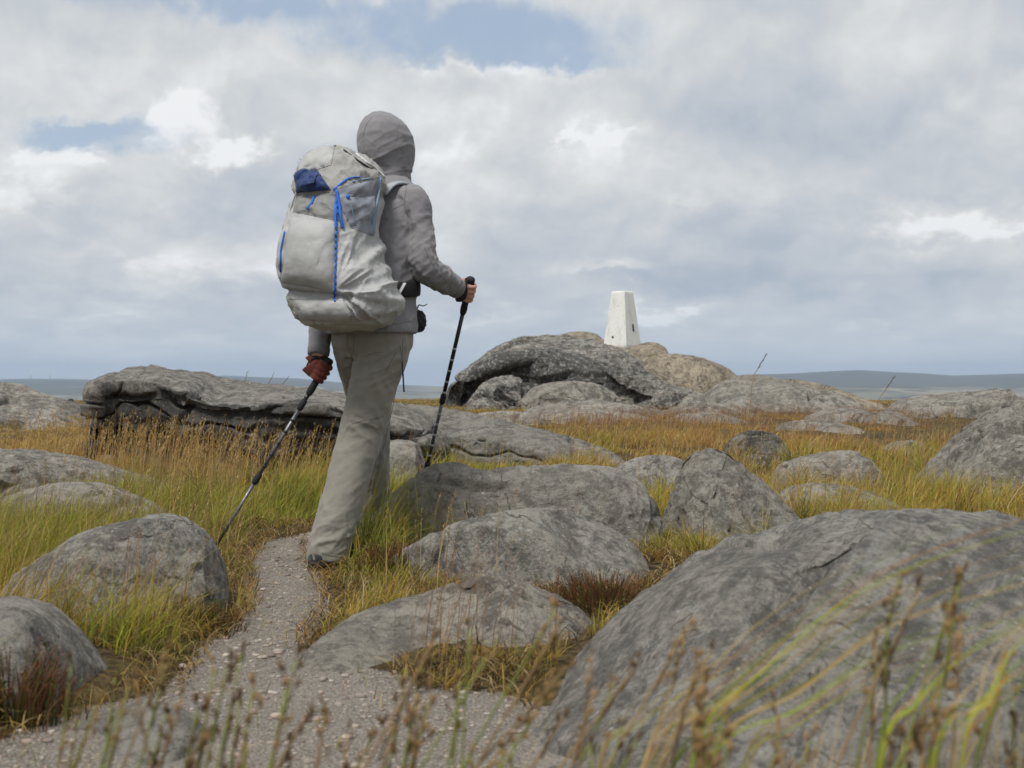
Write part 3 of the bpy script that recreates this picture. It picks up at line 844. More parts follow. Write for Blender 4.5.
# --- white triangulation pillar
def build_pillar():
    cx, cy, z0 = (622.3 - 512) / F * 32, 32.0, CZ + (384 - 343.5) / F * 32 - .03
    root = empty('trig_pillar', (cx, cy, z0), 'tapered white survey pillar standing on the summit rocks', 'trig pillar')
    m, N, b = new_mat('white_painted_concrete')
    P = N.n('ShaderNodeNewGeometry').outputs['Position']
    st = N.n('ShaderNodeMapping'); N.put(st.inputs[0], P); st.inputs['Scale'].default_value = (1, 1, .25)
    n1 = N.noise(st.outputs[0], 9, 6, .65); n2 = N.noise(P, 30, 5, .7)
    c = N.mix(N.ss(n1, .45, .75), (.74, .74, .71), (.56, .56, .52))
    c = N.mix(N.m('MULTIPLY', N.ss(n2, .56, .66), .6), c, (.34, .35, .30))
    N.put(b.inputs['Base Color'], c); b.inputs['Roughness'].default_value = .85
    bump(N, b, n2, .5, .01)
    a = math.radians(52)
    R = np.array([[math.cos(a), -math.sin(a), 0], [math.sin(a), math.cos(a), 0], [0, 0, 1]])

    def lp(p): return np.array([cx, cy, z0]) + R @ np.array(p)
    secs = []
    for z, h in ((-.16, .322), (0, .306), (.03, .305), (.4, .262), (.8, .219), (1.14, .182), (1.185, .176), (1.2, .165)):
        n = 40
        secs.append((lp((0, 0, z)), R @ np.array([h, 0, 0]), R @ np.array([0, h, 0]), n))
    V, Q, T = loft(secs, 64)
    part('shaft', V, Q, T, m, root, smooth=False)
    dk = plain('dull_bronze', (.06, .065, .06), .5, metal=.6)

    def slot(name, c, w, h, ax):
        # ax: outward normal in local frame
        n = np.array(ax, float); s = np.cross((0, 0, 1), n)
        tilt = np.array([0, 0, 1]) - n * .108
        secs = [(lp(np.array(c) + n * k), R @ (s * w), R @ (tilt * h), 5) for k in (-.02, .006, .010)]
        V, Q, T = loft(secs, 24); part(name, V, Q, T, dk, root)
    # faces towards the camera: local -y (left face) and local +x (right face)
    slot('flush_bracket', (.03, -.268, .38), .026, .085, (0, -1, 0))
    slot('sight_hole', (-.290, .06, .17), .022, .022, (-1, 0, 0))
    cap = loft([(lp((0, 0, 1.195)), R @ np.array([.05, 0, 0]), R @ np.array([0, .05, 0]), 2), (lp((0, 0, 1.215)), R @ np.array([.045, 0, 0]), R @ np.array([0, .045, 0]), 2)], 24)
    part('brass_cap', *cap, plain('brass', (.35, .27, .12), .4, metal=.8), root)


build_pillar()


def build_turbine(px, phase, label):
    Y = 9000.0; X = (px - 512) / F * Y
    z0 = ghs(X, Y) - 1
    wm = plain('turbine_white', (.85, .85, .85), .5)
    root = empty('wind_turbine', (X, Y, z0), label, 'wind turbine', 'wind turbines on the far hill')
    c = np.array([X, Y, z0])
    part('tower', *tube([c, c + (0, 0, 62)], [2.6, 1.6], 12), wm, root)
    hub = c + np.array([0, -5, 63.5])
    part('nacelle', *tube([hub + (0, -1, 0), hub + (0, 9, 0)], [2.0, 2.2], 10, ref=(1, 0, 0)), wm, root)
    for k in range(3):
        a = phase + k * 2.094
        d = np.array([math.sin(a), 0, math.cos(a)])
        part('blade', *tube([hub + d * 1, hub + d * 8, hub + d * 30], [1.1, 1.6, .35], 8, ref=(0, 1, 0), flat=.4), wm, root)


build_turbine(31, .2, 'faint white wind turbine nearer the left edge on the far hill')
build_turbine(50, .9, 'faint white wind turbine nearer the dark outcrop on the far hill')

# --- the air
hz = bpy.data.materials.new('haze_air'); hz.use_nodes = True
_t = hz.node_tree; _t.nodes.clear()
_o = _t.nodes.new('ShaderNodeOutputMaterial'); _v = _t.nodes.new('ShaderNodeVolumePrincipled')
_v.inputs['Color'].default_value = (.60, .76, 1.0, 1); _v.inputs['Density'].default_value = 9e-5; _v.inputs['Anisotropy'].default_value = .1
_t.links.new(_v.outputs[0], _o.inputs['Volume'])
B = 14200.0; z0, z1 = -260.0, 190.0
Vb = np.array([(x, y, z) for z in (z0, z1) for y in (-B, B) for x in (-B, B)])
Qb = np.array([(0, 2, 3, 1), (4, 5, 7, 6), (0, 1, 5, 4), (2, 6, 7, 3), (0, 4, 6, 2), (1, 3, 7, 5)])
ho = link('haze', np_mesh('haze', Vb, Qb, None, False), hz); tag(ho, kind='stuff')
# ------------------------------------------------------------------ grass
M_leaf = leaf_mat('grass_blades', .35)
M_seed = leaf_mat('grass_seed_heads', .25)
C_GREEN = np.array([(.17, .235, .022), (.25, .30, .03), (.31, .32, .04), (.11, .155, .02)])
C_YEL = np.array([(.46, .34, .055), (.38, .29, .045), (.46, .33, .09), (.31, .25, .04)])
C_STRAW = np.array([(.58, .43, .18), (.50, .33, .10), (.46, .25, .06), (.52, .41, .22)])
C_RUST = np.array([(.36, .19, .06), (.40, .22, .085), (.28, .15, .055), (.38, .20, .10)])
C_BROWN = np.array([(.085, .055, .03), (.12, .08, .04), (.06, .04, .022), (.16, .11, .06)])


def gp(px, py, z=0.0):
    Y = (CZ - z) * F / (py - 384)
    return ((px - 512) / F * Y, Y)


# (x, y, radius, green, straw, rust, height)
def spot(px, py, r, g, s, ru, h, z=0.0):
    x, y = gp(px, py, z); return (x, y, r, g, s, ru, h)


SPOTS = [spot(420, 575, .38, 1.1, .4, .0, 1.7), spot(350, 585, .25, .9, .4, 0, 1.3), spot(262, 520, .55, 1.4, .1, 0, 1.2), spot(300, 480, 1.0, 1.3, .2, 0, 1.3, .05),
         spot(40, 535, .8, 1.3, .1, 0, 1.1), spot(20, 575, .4, 1.3, 0, 0, 1.0), spot(150, 620, .4, .3, .9, .2, 1.1), spot(110, 600, .25, .2, 1, .3, 1),
         spot(180, 645, .25, .9, .3, 0, .8), spot(120, 462, 1.2, -.1, 1.2, .2, 1.1, .1), spot(230, 462, 1.2, .1, 1.2, .0, 1.0, .1), spot(300, 470, 1.0, .9, .5, 0, 1.0, .1),
         spot(60, 440, 2.0, -.2, 1.1, .5, 1.2, .15), spot(470, 450, 1.2, .9, .5, 0, 1.0, .1), spot(560, 435, 1.6, .8, .4, .4, .9, .15), spot(640, 430, 2.0, .1, .4, 1.2, 1.1, .18),
         spot(700, 425, 2.6, .0, .3, 1.3, 1.1, .2), spot(850, 432, 3.0, .0, .3, 1.2, 1.1, .2), spot(880, 470, .9, .9, .5, .4, 1.1, .05), spot(960, 500, .6, .9, .6, .2, 1.0, 0),
         spot(640, 510, .5, .9, .5, .4, 1.2, 0), spot(700, 520, .5, .6, .7, .5, 1.3, 0), spot(540, 592, .2, -.8, -.3, .1, .5), spot(600, 590, .28, -.8, -.3, .1, .5), spot(640, 585, .2, -.6, -.2, .1, .5),
         spot(470, 610, .22, .1, .6, .2, .5), spot(360, 520, .3, 1.0, .3, 0, .9), spot(1010, 495, .5, 1.0, .3, .1, .9, 0)]


def fields(x, y):
    P = np.stack([x, y, x * 0], 1)
    g = .45 + .5 * fbm(P * .8, 3, seed=101); s = .45 + .5 * fbm(P * .9 + 5, 3, seed=111); r = .35 + .6 * fbm(P * .6 + 9, 3, seed=121); h = np.ones_like(x)
    rr = np.hypot(x, y); r = r + .5 * sstep(rr, 9, 16)
    wsum = np.ones_like(x) * .35; G = g * .35; S_ = s * .35; Rr = r * .35; H = h * .35
    for (a, b, rad, gg, ss_, ru, hh) in SPOTS:
        w = np.exp(-((x - a) ** 2 + (y - b) ** 2 * .7) / rad ** 2) * 3
        wsum += w; G += w * gg; S_ += w * ss_; Rr += w * ru; H += w * hh
    G, S_, Rr, H = G / wsum, S_ / wsum, Rr / wsum, H / wsum
    G = G + .16 * (1 - sstep(rr, 6.5, 9))
    G = G + .35 * fbm(P * 4.1, 2, seed=131); S_ = S_ + .35 * fbm(P * 4.7 + 3, 2, seed=141); Rr = Rr + .3 * fbm(P * 3.3 + 8, 2, seed=151)
    return G, S_, Rr, H


def pick(C, n):
    c = C[RNG.integers(0, len(C), n)]
    return c * RNG.uniform(.75, 1.25, (n, 1))


def blades(x, y, z, h, w, az, bend, col, tipcol=None, face=None, segs=4):
    n = len(x)
    t = np.array([0, .3, .58, .82, 1.0]) if segs == 4 else np.array([0, .45, 1.0])
    wt = np.array([.8, 1, .85, .5, .06]) if segs == 4 else np.array([1, .8, .08])
    m = len(t)
    dx, dy = np.sin(az), np.cos(az)
    if face is None: face = RNG.uniform(0, math.pi, n)
    fx, fy = np.cos(face), np.sin(face)
    V = np.zeros((n, m, 2, 3))
    for k in range(m):
        b = bend * (t[k] ** 1.8)
        lx = x + dx * b * h; ly = y + dy * b * h
        lz = z + h * (t[k] - .42 * bend * bend * t[k] ** 2.4)
        hw = w * wt[k] * .5
        V[:, k, 0] = np.stack([lx - fx * hw, ly - fy * hw, lz], 1)
        V[:, k, 1] = np.stack([lx + fx * hw, ly + fy * hw, lz], 1)
    Cc = np.zeros((n, m, 2, 3))
    tc = col if tipcol is None else tipcol
    for k in range(m):
        Cc[:, k, :] = (col * (1 - t[k] ** 1.5) + tc * t[k] ** 1.5)[:, None, :]
    base = (np.arange(n) * m * 2)[:, None, None]
    k = np.arange(m - 1)[None, :, None] * 2
    Q = base + k + np.array([0, 1, 3, 2])[None, None, :]
    return V.reshape(-1, 3), Q.reshape(-1, 4), Cc.reshape(-1, 3)


def scatter(y0, y1, dens, margin=1.35):
    """points in a wedge in front of the camera"""
    hw = .38 * margin
    area = hw * (y1 ** 2 - y0 ** 2)
    n = int(area * dens)
    y = np.sqrt(RNG.uniform(y0 ** 2, y1 ** 2, n)); x = RNG.uniform(-hw, hw, n) * (y + .6)
    return x, y


def allowed(x, y, keep_path=.02):
    z = gh(x, y)
    ok = (rock_z(x, y) < z + .015)
    pd = path_d(x, y)
    P = np.stack([x, y, x * 0], 1)
    edge = .17 * fbm(P * 3.6, 3, seed=171)
    r_far = sstep(np.hypot(x, y), 11, 15)
    ok &= (vn(P / 1.3 + 5, 177) > .44 * r_far) | (RNG.random(len(x)) < .06)
    ok &= (pd + edge > .02) | (RNG.random(len(x)) < keep_path)
    return ok, z, pd + edge


ACC = []
def sward():
    tot = []
    for (y0, y1, dens, wid, clump) in ((1.9, 4, 9500, .0024, 1), (4, 6.6, 8000, .0026, 1), (6.6, 10, 4300, .0036, 1), (10, 16, 1900, .0055, 1), (16, 27, 700, .0095, 1), (27, 44, 220, .016, 1)):
        x, y = scatter(y0, y1, dens)
        # gather the blades into tussocks
        cs = .11 if y0 < 10 else .2
        P = np.stack([x, y, x * 0], 1)
        cn = vn(P / cs, 181)
        keep = RNG.random(len(x)) < .12 + 1.5 * sstep(cn, .2, .8)
        x, y, cn = x[keep], y[keep], cn[keep]
        ok, z, pd = allowed(x, y)
        x, y, z, cn, pd = x[ok], y[ok], z[ok], cn[ok], pd[ok]
        G, S_, Rr, H = fields(x, y)
        n = len(x)
        e = RNG.gumbel(size=(4, n)) * .22
        sc = np.stack([G, S_ * .9 - .05, Rr * .8 - .05, .62 * (G * .5 + S_ * .5) + .25]) + e
        k = sc.argmax(0)
        col = np.where((k == 0)[:, None], pick(C_GREEN, n), np.where((k == 1)[:, None], pick(C_STRAW, n), np.where((k == 2)[:, None], pick(C_RUST, n), pick(C_YEL, n))))
        bare = np.clip(1.05 - (np.maximum(G, 0) + np.maximum(S_, 0) + np.maximum(Rr, 0)) * .9, 0, 1)
        br = RNG.random(n) < .10 + bare * .7
        col[br] = pick(C_BROWN, br.sum())
        h = RNG.uniform(.07, .19, n) * (.35 + .95 * cn) * H * np.clip(.45 + pd * 3.5, .35, 1.15)
        h[br] *= .55
        h *= (1 - .25 * sstep(y, 5.5, 8)) * (1 - .58 * sstep(np.hypot(x, y), 10, 16))
        patch = vn(np.stack([x / .55, y / .8, x * 0], 1), 191); h *= .45 + .85 * sstep(patch, .25, .7)
        h = np.maximum(h, .02)
        az = RNG.normal(math.radians(75), 1.1, n)
        bend = np.abs(RNG.normal(.6, .38, n)).clip(.05, 1.25)
        tip = col * .55 + pick(C_STRAW, n) * .45
        dist = np.hypot(x, y)
        wv = wid * RNG.uniform(.6, 1.4, n)
        tot.append(blades(x, y, z - .01, h, wv, az, bend, col, tip))
    # thin seed stems over the top
    V, Q, _ = join([(v, q, None) for v, q, c in tot]); C = np.vstack([c for v, q, c in tot])
    me = np_mesh('grass', V, Q, None, False, C); o = link('grass', me, M_leaf); tag(o, kind='stuff')
    print('grass quads', len(Q))


def heads(x, y, z, h, az, bend, hl, nsp, sl, sw, col, spread, rad):
    """seed heads: nsp spikelets on the top hl (fraction) of each stem"""
    n = len(x); V = np.zeros((n, nsp, 4, 3)); Cc = np.zeros((n, nsp, 4, 3))
    dx, dy = np.sin(az), np.cos(az)
    for k in range(nsp):
        t = 1 - hl * (1 - (k + RNG.uniform(0, .8, n)) / nsp)
        b = bend * t ** 1.8
        frac = (1 - t) / hl
        r = rad * (.25 + frac * (1.2 - frac)) * RNG.uniform(.3, 1, n)
        a = RNG.uniform(0, 2 * math.pi, n)
        c = np.stack([x + dx * b * h + np.cos(a) * r, y + dy * b * h + np.sin(a) * r, z + h * (t - .42 * bend ** 2 * t ** 2.4) + RNG.uniform(-.2, .4, n) * r], 1)
        d = np.stack([np.cos(a) * spread + dx * .3, np.sin(a) * spread + dy * .3, np.full(n, 1.0)], 1) + RNG.normal(0, .25, (n, 3)); d /= np.linalg.norm(d, axis=1)[:, None]
        a2 = RNG.uniform(0, math.pi, n); s = np.stack([np.cos(a2), np.sin(a2), RNG.normal(0, .2, n)], 1)
        L = sl * RNG.uniform(.7, 1.3, n)[:, None]; Wd = sw * RNG.uniform(.7, 1.3, n)[:, None]
        V[:, k, 0] = c - d * L * .5; V[:, k, 1] = c + s * Wd * .5; V[:, k, 2] = c + d * L * .5; V[:, k, 3] = c - s * Wd * .5
        Cc[:, k] = (col * RNG.uniform(.7, 1.3, (n, 1)))[:, None, :]
    Q = np.arange(n * nsp * 4).reshape(-1, 4)
    return V.reshape(-1, 3), Q, Cc.reshape(-1, 3)


def seeded():
    """fine flowering stems, ochre in front of the dark outcrop, russet further right"""
    st = []; hd = []
    def add(x, y, hmin, hmax, kind, wid, sc=1.0):
        ok, z, pd = allowed(x, y, 0)
        ok &= pd > .03
        x, y, z = x[ok], y[ok], z[ok]; n = len(x)
        if not n: return
        h = RNG.uniform(hmin, hmax, n)
        az = RNG.normal(math.radians(80), .8, n); bend = np.abs(RNG.normal(.22, .18, n)).clip(.02, .7)
        if kind == 'ochre':
            col = pick(C_STRAW, n); hc = pick(np.array([(.42, .27, .10), (.36, .22, .08), (.45, .33, .16)]), n)
            hd.append(heads(x, y, z, h, az, bend, .30, 12, .013 * sc, .0038 * sc, hc, .35, .009 * sc))
        else:
            col = pick(np.array([(.30, .18, .10), (.24, .17, .07), (.33, .24, .12)]), n)
            hc = pick(np.array([(.27, .15, .095), (.33, .20, .13), (.24, .13, .08), (.36, .24, .15)]), n)
            hd.append(heads(x, y, z, h, az, bend, .42, 16, .006 * sc, .0022 * sc, hc, .8, .030 * sc))
        st.append(blades(x, y, z - .01, h, np.full(n, wid), az, bend, col, hc))
    def blobs(lst, kind, hmin, hmax, wid, sc=1.0):
        for (px, py, z, rad, n) in lst:
            cx, cy = gp(px, py, z)
            add(RNG.normal(cx, rad, n), RNG.normal(cy, rad * 1.1, n), hmin, hmax, kind, wid, sc)
    blobs([(110, 470, .1, .5, 230), (190, 474, .1, .5, 260), (250, 476, .1, .45, 170), (60, 462, .12, .9, 260), (300, 476, .1, .35, 60), (150, 490, .05, .6, 150), (130, 468, .12, .3, 120)], 'ochre', .16, .44, .0036, 1.35)
    blobs([(240, 500, 0, .5, 90), (130, 610, 0, .22, 90), (200, 560, 0, .2, 60), (320, 500, .0, .3, 30), (700, 500, 0, .3, 70), (640, 500, 0, .3, 60), (880, 480, .03, .7, 150), (960, 470, .05, .7, 110),
           (800, 470, .05, .5, 90), (470, 580, 0, .2, 26), (420, 590, 0, .15, 26), (690, 450, .1, .8, 120), (560, 450, .1, .8, 140), (450, 500, 0, .4, 50), (750, 520, 0, .3, 60)], 'ochre', .16, .36, .0026, .9)
    blobs([(640, 425, .2, 2.0, 900), (720, 422, .2, 2.4, 900), (820, 425, .2, 2.4, 800), (900, 430, .2, 2.0, 600), (560, 430, .18, 1.4, 380), (520, 412, .3, 1.6, 260), (960, 420, .24, 2.2, 450)], 'rust', .09, .21, .006, 2.0)
    blobs([(150, 590, 0, .3, 160), (200, 520, 0, .35, 170), (60, 560, 0, .4, 140), (40, 510, 0, .6, 150), (640, 480, .03, .6, 200), (780, 440, .13, 1.2, 380), (540, 560, 0, .3, 60), (400, 560, 0, .3, 60),
           (60, 640, 0, .2, 60), (180, 640, 0, .2, 60), (350, 680, 0, .14, 90), (430, 680, 0, .16, 110), (400, 700, 0, .12, 50), (100, 470, .08, 1.0, 260), (360, 660, 0, .18, 40), (430, 660, 0, .2, 40), (860, 500, .02, .5, 140)], 'rust', .16, .36, .0022, 1.1)
    for nm, lst, m in (('grass_stems', st, M_leaf), ('grass_seed_heads', hd, M_seed)):
        V, Q, _ = join([(v, q, None) for v, q, c in lst]); C = np.vstack([c for v, q, c in lst])
        o = link(nm, np_mesh(nm, V, Q, None, False, C), m); tag(o, kind='stuff')


def tussocks():
    """bigger tufts with long leaves falling outwards"""
    out = []
    for (y0, y1, dens, nb, L, wd) in ((2.2, 6.5, 6.0, 100, .22, .0021), (6.5, 12, 2.6, 80, .25, .0034), (12, 24, .9, 45, .30, .007)):
        cx, cy = scatter(y0, y1, dens)
        ok, z, pd = allowed(cx, cy, 0); ok &= pd > .10
        cx, cy = cx[ok], cy[ok]; G, S_, Rr, H = fields(cx, cy)
        ok = (np.maximum(G, 0) + np.maximum(S_, 0)) > .35; cx, cy, G, S_, Rr, H = [q[ok] for q in (cx, cy, G, S_, Rr, H)]
        k = np.repeat(np.arange(len(cx)), nb)
        n = len(k); a = RNG.uniform(0, 2 * math.pi, n); rr = np.abs(RNG.normal(0, .035, n))
        x = cx[k] + np.cos(a) * rr; y = cy[k] + np.sin(a) * rr
        Lt = RNG.uniform(.55, 1.15, len(cx))[k]
        h = L * Lt * RNG.uniform(.45, 1.05, n) * np.clip(H[k], .5, 1.5) * (1 - .55 * sstep(y, 10, 16))
        az = math.pi / 2 - a + RNG.normal(0, .4, n); az = az * .75 + .25 * math.radians(80)
        gk = (G - S_ + RNG.normal(0, .35, len(cx)))[k] + RNG.normal(0, .3, n)
        col = np.where((gk > .25)[:, None], pick(C_GREEN, n), np.where((gk > -.25)[:, None], pick(C_YEL, n), pick(C_STRAW, n)))
        dead = RNG.random(n) < .22; col[dead] = pick(C_BROWN, dead.sum())
        out.append(blades(x, y, gh(x, y) - .01, h, wd * RNG.uniform(.7, 1.4, n), az, np.abs(RNG.normal(.75, .3, n)).clip(.1, 1.2), col, col * .5 + pick(C_STRAW, n) * .5))
    V, Q, _ = join([(v, q, None) for v, q, c in out]); C = np.vstack([c for v, q, c in out])
    o = link('long_grass', np_mesh('long_grass', V, Q, None, False, C), M_leaf); tag(o, kind='stuff')


def thatch():
    """dead leaves, twiggy litter and peat crumbs on the bare places and along the edges of path and rocks"""
    x, y = scatter(2.2, 7, 3800)
    z = gh(x, y); pd = path_d(x, y); ok = (rock_z(x, y) < z + .01) & (pd > -.06)
    G, S_, Rr, H = fields(x, y); bare = 1 - (np.maximum(G, 0) + np.maximum(S_, 0))
    ok &= (bare > .1) | ((pd > -.05) & (pd < .10)) | (RNG.random(len(x)) < np.where(pd < .30, .85, .15))
    x, y, z = x[ok], y[ok], z[ok]; n = len(x)
    col = np.where((RNG.random(n) < .45)[:, None], pick(C_BROWN, n), pick(C_STRAW * .7, n))
    b = blades(x, y, z + .002, RNG.uniform(.02, .10, n), RNG.uniform(.0015, .0045, n), RNG.uniform(0, 6.3, n), RNG.uniform(.9, 1.5, n), col)
    o = link('dead_grass', np_mesh('dead_grass', b[0], b[1], None, False, b[2]), M_leaf); tag(o, kind='stuff')


sward(); seeded(); tussocks(); thatch()


# ------------------------------------------------------------------ pebbles on the path
def pebbles():
    n = 26000
    y = RNG.uniform(2.1, 7.5, n) ** 1.0; x = RNG.uniform(-1.9, .9, n)
    pd = path_d(x, y)
    k = (pd < -.01) & (rock_z(x, y) < gh(x, y) + .01)
    x, y = x[k], y[k]; n = len(x); z = gh(x, y)
    s = .0026 * np.exp(RNG.exponential(.34, n)).clip(1, 4.5)
    # base shape: cube-sphere with 26 points
    g = np.array([(a, b, c) for a in (-1, 0, 1) for b in (-1, 0, 1) for c in (-1, 0, 1) if (a, b, c) != (0, 0, 0)], float)
    g /= np.linalg.norm(g, axis=1)[:, None] ** .8
    idx = {tuple(np.round(v)): i for i, v in enumerate([(a, b, c) for a in (-1, 0, 1) for b in (-1, 0, 1) for c in (-1, 0, 1) if (a, b, c) != (0, 0, 0)])}
    Q = []
    for ax in range(3):
        for sg in (-1, 1):
            for a in (-1, 0):
                for b in (-1, 0):
                    q = []
                    for (p, r) in ((a, b), (a + 1, b), (a + 1, b + 1), (a, b + 1)):
                        v = [0, 0, 0]; v[ax] = sg; v[(ax + 1) % 3] = p; v[(ax + 2) % 3] = r; q.append(idx[tuple(v)])
                    Q.append(q if sg > 0 else q[::-1])
    Q = np.array(Q)
    jit = 1 + RNG.normal(0, .14, (n, 26, 1))
    v = g[None] * jit * s[:, None, None] * np.stack([RNG.uniform(.7, 1.4, n), RNG.uniform(.7, 1.4, n), RNG.uniform(.35, .7, n)], 1)[:, None, :]
    a = RNG.uniform(0, 6.3, n); ca, sa = np.cos(a)[:, None], np.sin(a)[:, None]
    vx = v[..., 0] * ca - v[..., 1] * sa; vy = v[..., 0] * sa + v[..., 1] * ca
    V = np.stack([vx + x[:, None], vy + y[:, None], v[..., 2] + (z + s * .15)[:, None]], -1)
    QQ = (Q[None] + (np.arange(n) * 26)[:, None, None]).reshape(-1, 4)
    base = np.array([(.36, .31, .26), (.31, .265, .22), (.40, .36, .31), (.24, .19, .16), (.40, .31, .26)])[RNG.integers(0, 5, n)] * RNG.uniform(.6, 1.05, (n, 1))
    C = np.repeat(base[:, None], 26, 1).reshape(-1, 3)
    m, N, b = new_mat('path_pebble'); at = N.n('ShaderNodeAttribute', attribute_name='tint'); N.t.links.new(at.outputs['Color'], b.inputs['Base Color']); b.inputs['Roughness'].default_value = .9
    o = link('gravel', np_mesh('gravel', V.reshape(-1, 3), QQ, None, False, C), m); tag(o, kind='stuff')


pebbles()
# ------------------------------------------------------------------ the hiker
HD = math.radians(35)
h_ = np.array([math.sin(HD), math.cos(HD), 0.0])      # walking direction
r_ = np.array([math.cos(HD), -math.sin(HD), 0.0])     # the hiker's right
up = np.array([0, 0, 1.0])


def A3(*a): return np.array(a, float)


def mesh_child(name, V, Q, mat, parent):
    return part(name, V, Q, None, mat, parent)


def fold_field(P, dirv, freq, stretch, seed):
    """creases that run along dirv"""
    d = np.asarray(dirv, float); d /= np.linalg.norm(d)
    al = P @ d
    q = P - al[:, None] * d[None] * (1 - 1 / stretch)
    return ridge(q * freq + fbm(P * freq * .5, 2, seed=seed)[:, None] * .35, 2, seed=seed)


def cloth_mat(name, col, weave=900, rough=.85, var=.05, bstr=.25, sheen=.15):
    m, N, b = new_mat(name)
    P = N.n('ShaderNodeNewGeometry').outputs['Position']
    a = N.noise(P, 14, 5, .6); f = N.noise(P, weave, 2, .6)
    c = np.array(col)
    cc = N.mix(N.ss(a, .3, .7), tuple(c * (1 - var)), tuple(c * (1 + var)))
    cc = N.mix(N.m('MULTIPLY', f, .22), cc, tuple(c * .7))
    N.put(b.inputs['Base Color'], cc); b.inputs['Roughness'].default_value = rough
    b.inputs['Specular IOR Level'].default_value = .25; b.inputs['Sheen Weight'].default_value = sheen
    h = N.m('ADD', N.m('MULTIPLY', N.noise(P, 60, 5, .6, .6), 1.0), N.m('MULTIPLY', f, .15))
    bump(N, b, h, bstr, .006)
    return m


M_jacket = cloth_mat('grey_jersey', (.225, .218, .228), 700)
M_trouser = cloth_mat('stone_trouser_cloth', (.24, .222, .190), 900, .8)
M_pack = cloth_mat('pale_pack_fabric', (.40, .402, .398), 500, .55, .04, .3, .05)
M_collar = cloth_mat('taupe_pack_fabric', (.32, .312, .295), 500, .6, .05, .35, .05)
M_neckp = cloth_mat('grey_gathered_fabric', (.23, .23, .225), 500, .7, .1, .35, .05)
M_mesh = cloth_mat('grey_stretch_mesh', (.24, .26, .30), 400, .7, .15, .3)
M_navy = cloth_mat('navy_fabric', (.016, .04, .14), 400, .6, .2, .5)
M_cord = plain('blue_cord', (.02, .13, .55), .6, .3, 300, .3)
M_bluelt = plain('blue_grey_webbing', (.20, .30, .45), .7)
M_strap = plain('grey_strap_padding', (.34, .36, .39), .8)
M_cuff = cloth_mat('grey_cuff_rib', (.18, .175, .18), 600)
M_white = plain('pale_strap', (.55, .56, .56), .7)
M_black = plain('black_webbing', (.018, .018, .02), .7, .3, 60, .3)
M_skin = plain('skin', (.50, .27, .20), .55, .4, 50, .12)
M_glove = cloth_mat('red_glove_fabric', (.12, .024, .016), 400, .8, .2, .4)
M_rub = plain('rubber_sole', (.02, .02, .022), .8)
M_shoe = cloth_mat('dark_shoe_fabric', (.028, .03, .033), 300, .8, .2, .4)
M_shaft = plain('grey_pole_metal', (.14, .14, .15), .35, .5, 80, .2, metal=.7)
M_shaft_dark = plain('dark_pole_metal', (.03, .03, .032), .35, .5, 80, .2, metal=.5)
M_print = plain('pole_printing', (.45, .45, .45), .5)
M_hair = plain('dark_hair', (.03, .02, .013), .7)

person = empty('person', (-.55, 5.6, 0.0), 'hiker in grey hooded top and stone trousers walking away with two poles', 'person')

# joints
HIP = A3(-.545, 5.55, .93)
NECK = A3(-.49, 5.645, 1.49)
HEAD = A3(-.503, 5.68, 1.643)
SHR = A3(-.385, 5.535, 1.405); ELR = A3(-.333, 5.50, 1.150); WRR = A3(-.208, 5.655, 1.072)
SHL = A3(-.62, 5.70, 1.405); ELL = A3(-.745, 5.66, 1.085); WRL = A3(-.758, 5.56, .805)
HIR = A3(-.494, 5.50, .88); KNR = A3(-.570, 5.47, .545); ANR = A3(-.688, 5.36, .075)
HIL = A3(-.605, 5.59, .88); KNL = A3(-.585, 5.86, .56); ANL = A3(-.580, 6.02, .09)
# pole grips: centre of the hand on the grip and the direction to the tip
GR = A3((468 - 512) / F * 5.69, 5.69, CZ + (384 - 291) / F * 5.69)
TIPR = A3(-.4485, 6.25, .015)
GL = A3((322 - 512) / F * 5.55, 5.55, CZ + (384 - 372) / F * 5.55)
TIPL = A3(-1.19, 5.5, .0)


def hand_parts(W0, C, g, elbow):
    """palm, four fingers and a thumb closed round a grip at C with axis g"""
    g = g / np.linalg.norm(g)
    s = W0 - C; s = s - g * np.dot(s, g); s /= np.linalg.norm(s)
    t = np.cross(g, s)
    out = []
    # palm lies against the grip, towards the wrist
    pc = C + s * .034 + t * .004
    out.append(tube([W0 + (W0 - C) * .25, W0, pc + s * .022, pc, pc - s * .012], [.026, .026, .034, .040, .036], 16, 10, ref=g, flat=.50))
    for off, R0, L in ((.031, .0215, 205), (.0105, .0225, 225), (-.0105, .0215, 215), (-.030, .0195, 195)):
        pts = []
        for a in np.linspace(5, L, 7):
            q = math.radians(a); R = R0 + .006 * math.exp(-((a - 80) / 45) ** 2)
            pts.append(C + g * (off - .004 * a / 200) + (math.cos(q) * s + math.sin(q) * t) * R)
        out.append(tube(pts, [.0098, .0098, .0092, .0090, .0085, .0082, .0068], 10, 14))
    pts = [C + s * .045 + g * .020 - t * .010, C + s * .026 + g * .038 - t * .018]
    for a in (-65, -110, -150):
        q = math.radians(a); pts.append(C + g * (.040 - .004 * abs(a) / 60) + (math.cos(q) * s + math.sin(q) * t) * .023)
    out.append(tube(pts, [.013, .0125, .011, .0098, .0078], 10, 14))
    return out


gR = (GR - TIPR) / np.linalg.norm(GR - TIPR); gL = (GL - TIPL) / np.linalg.norm(GL - TIPL)
handR = hand_parts(WRR, GR, gR, ELR); handL = hand_parts(WRL, GL, gL, ELL)

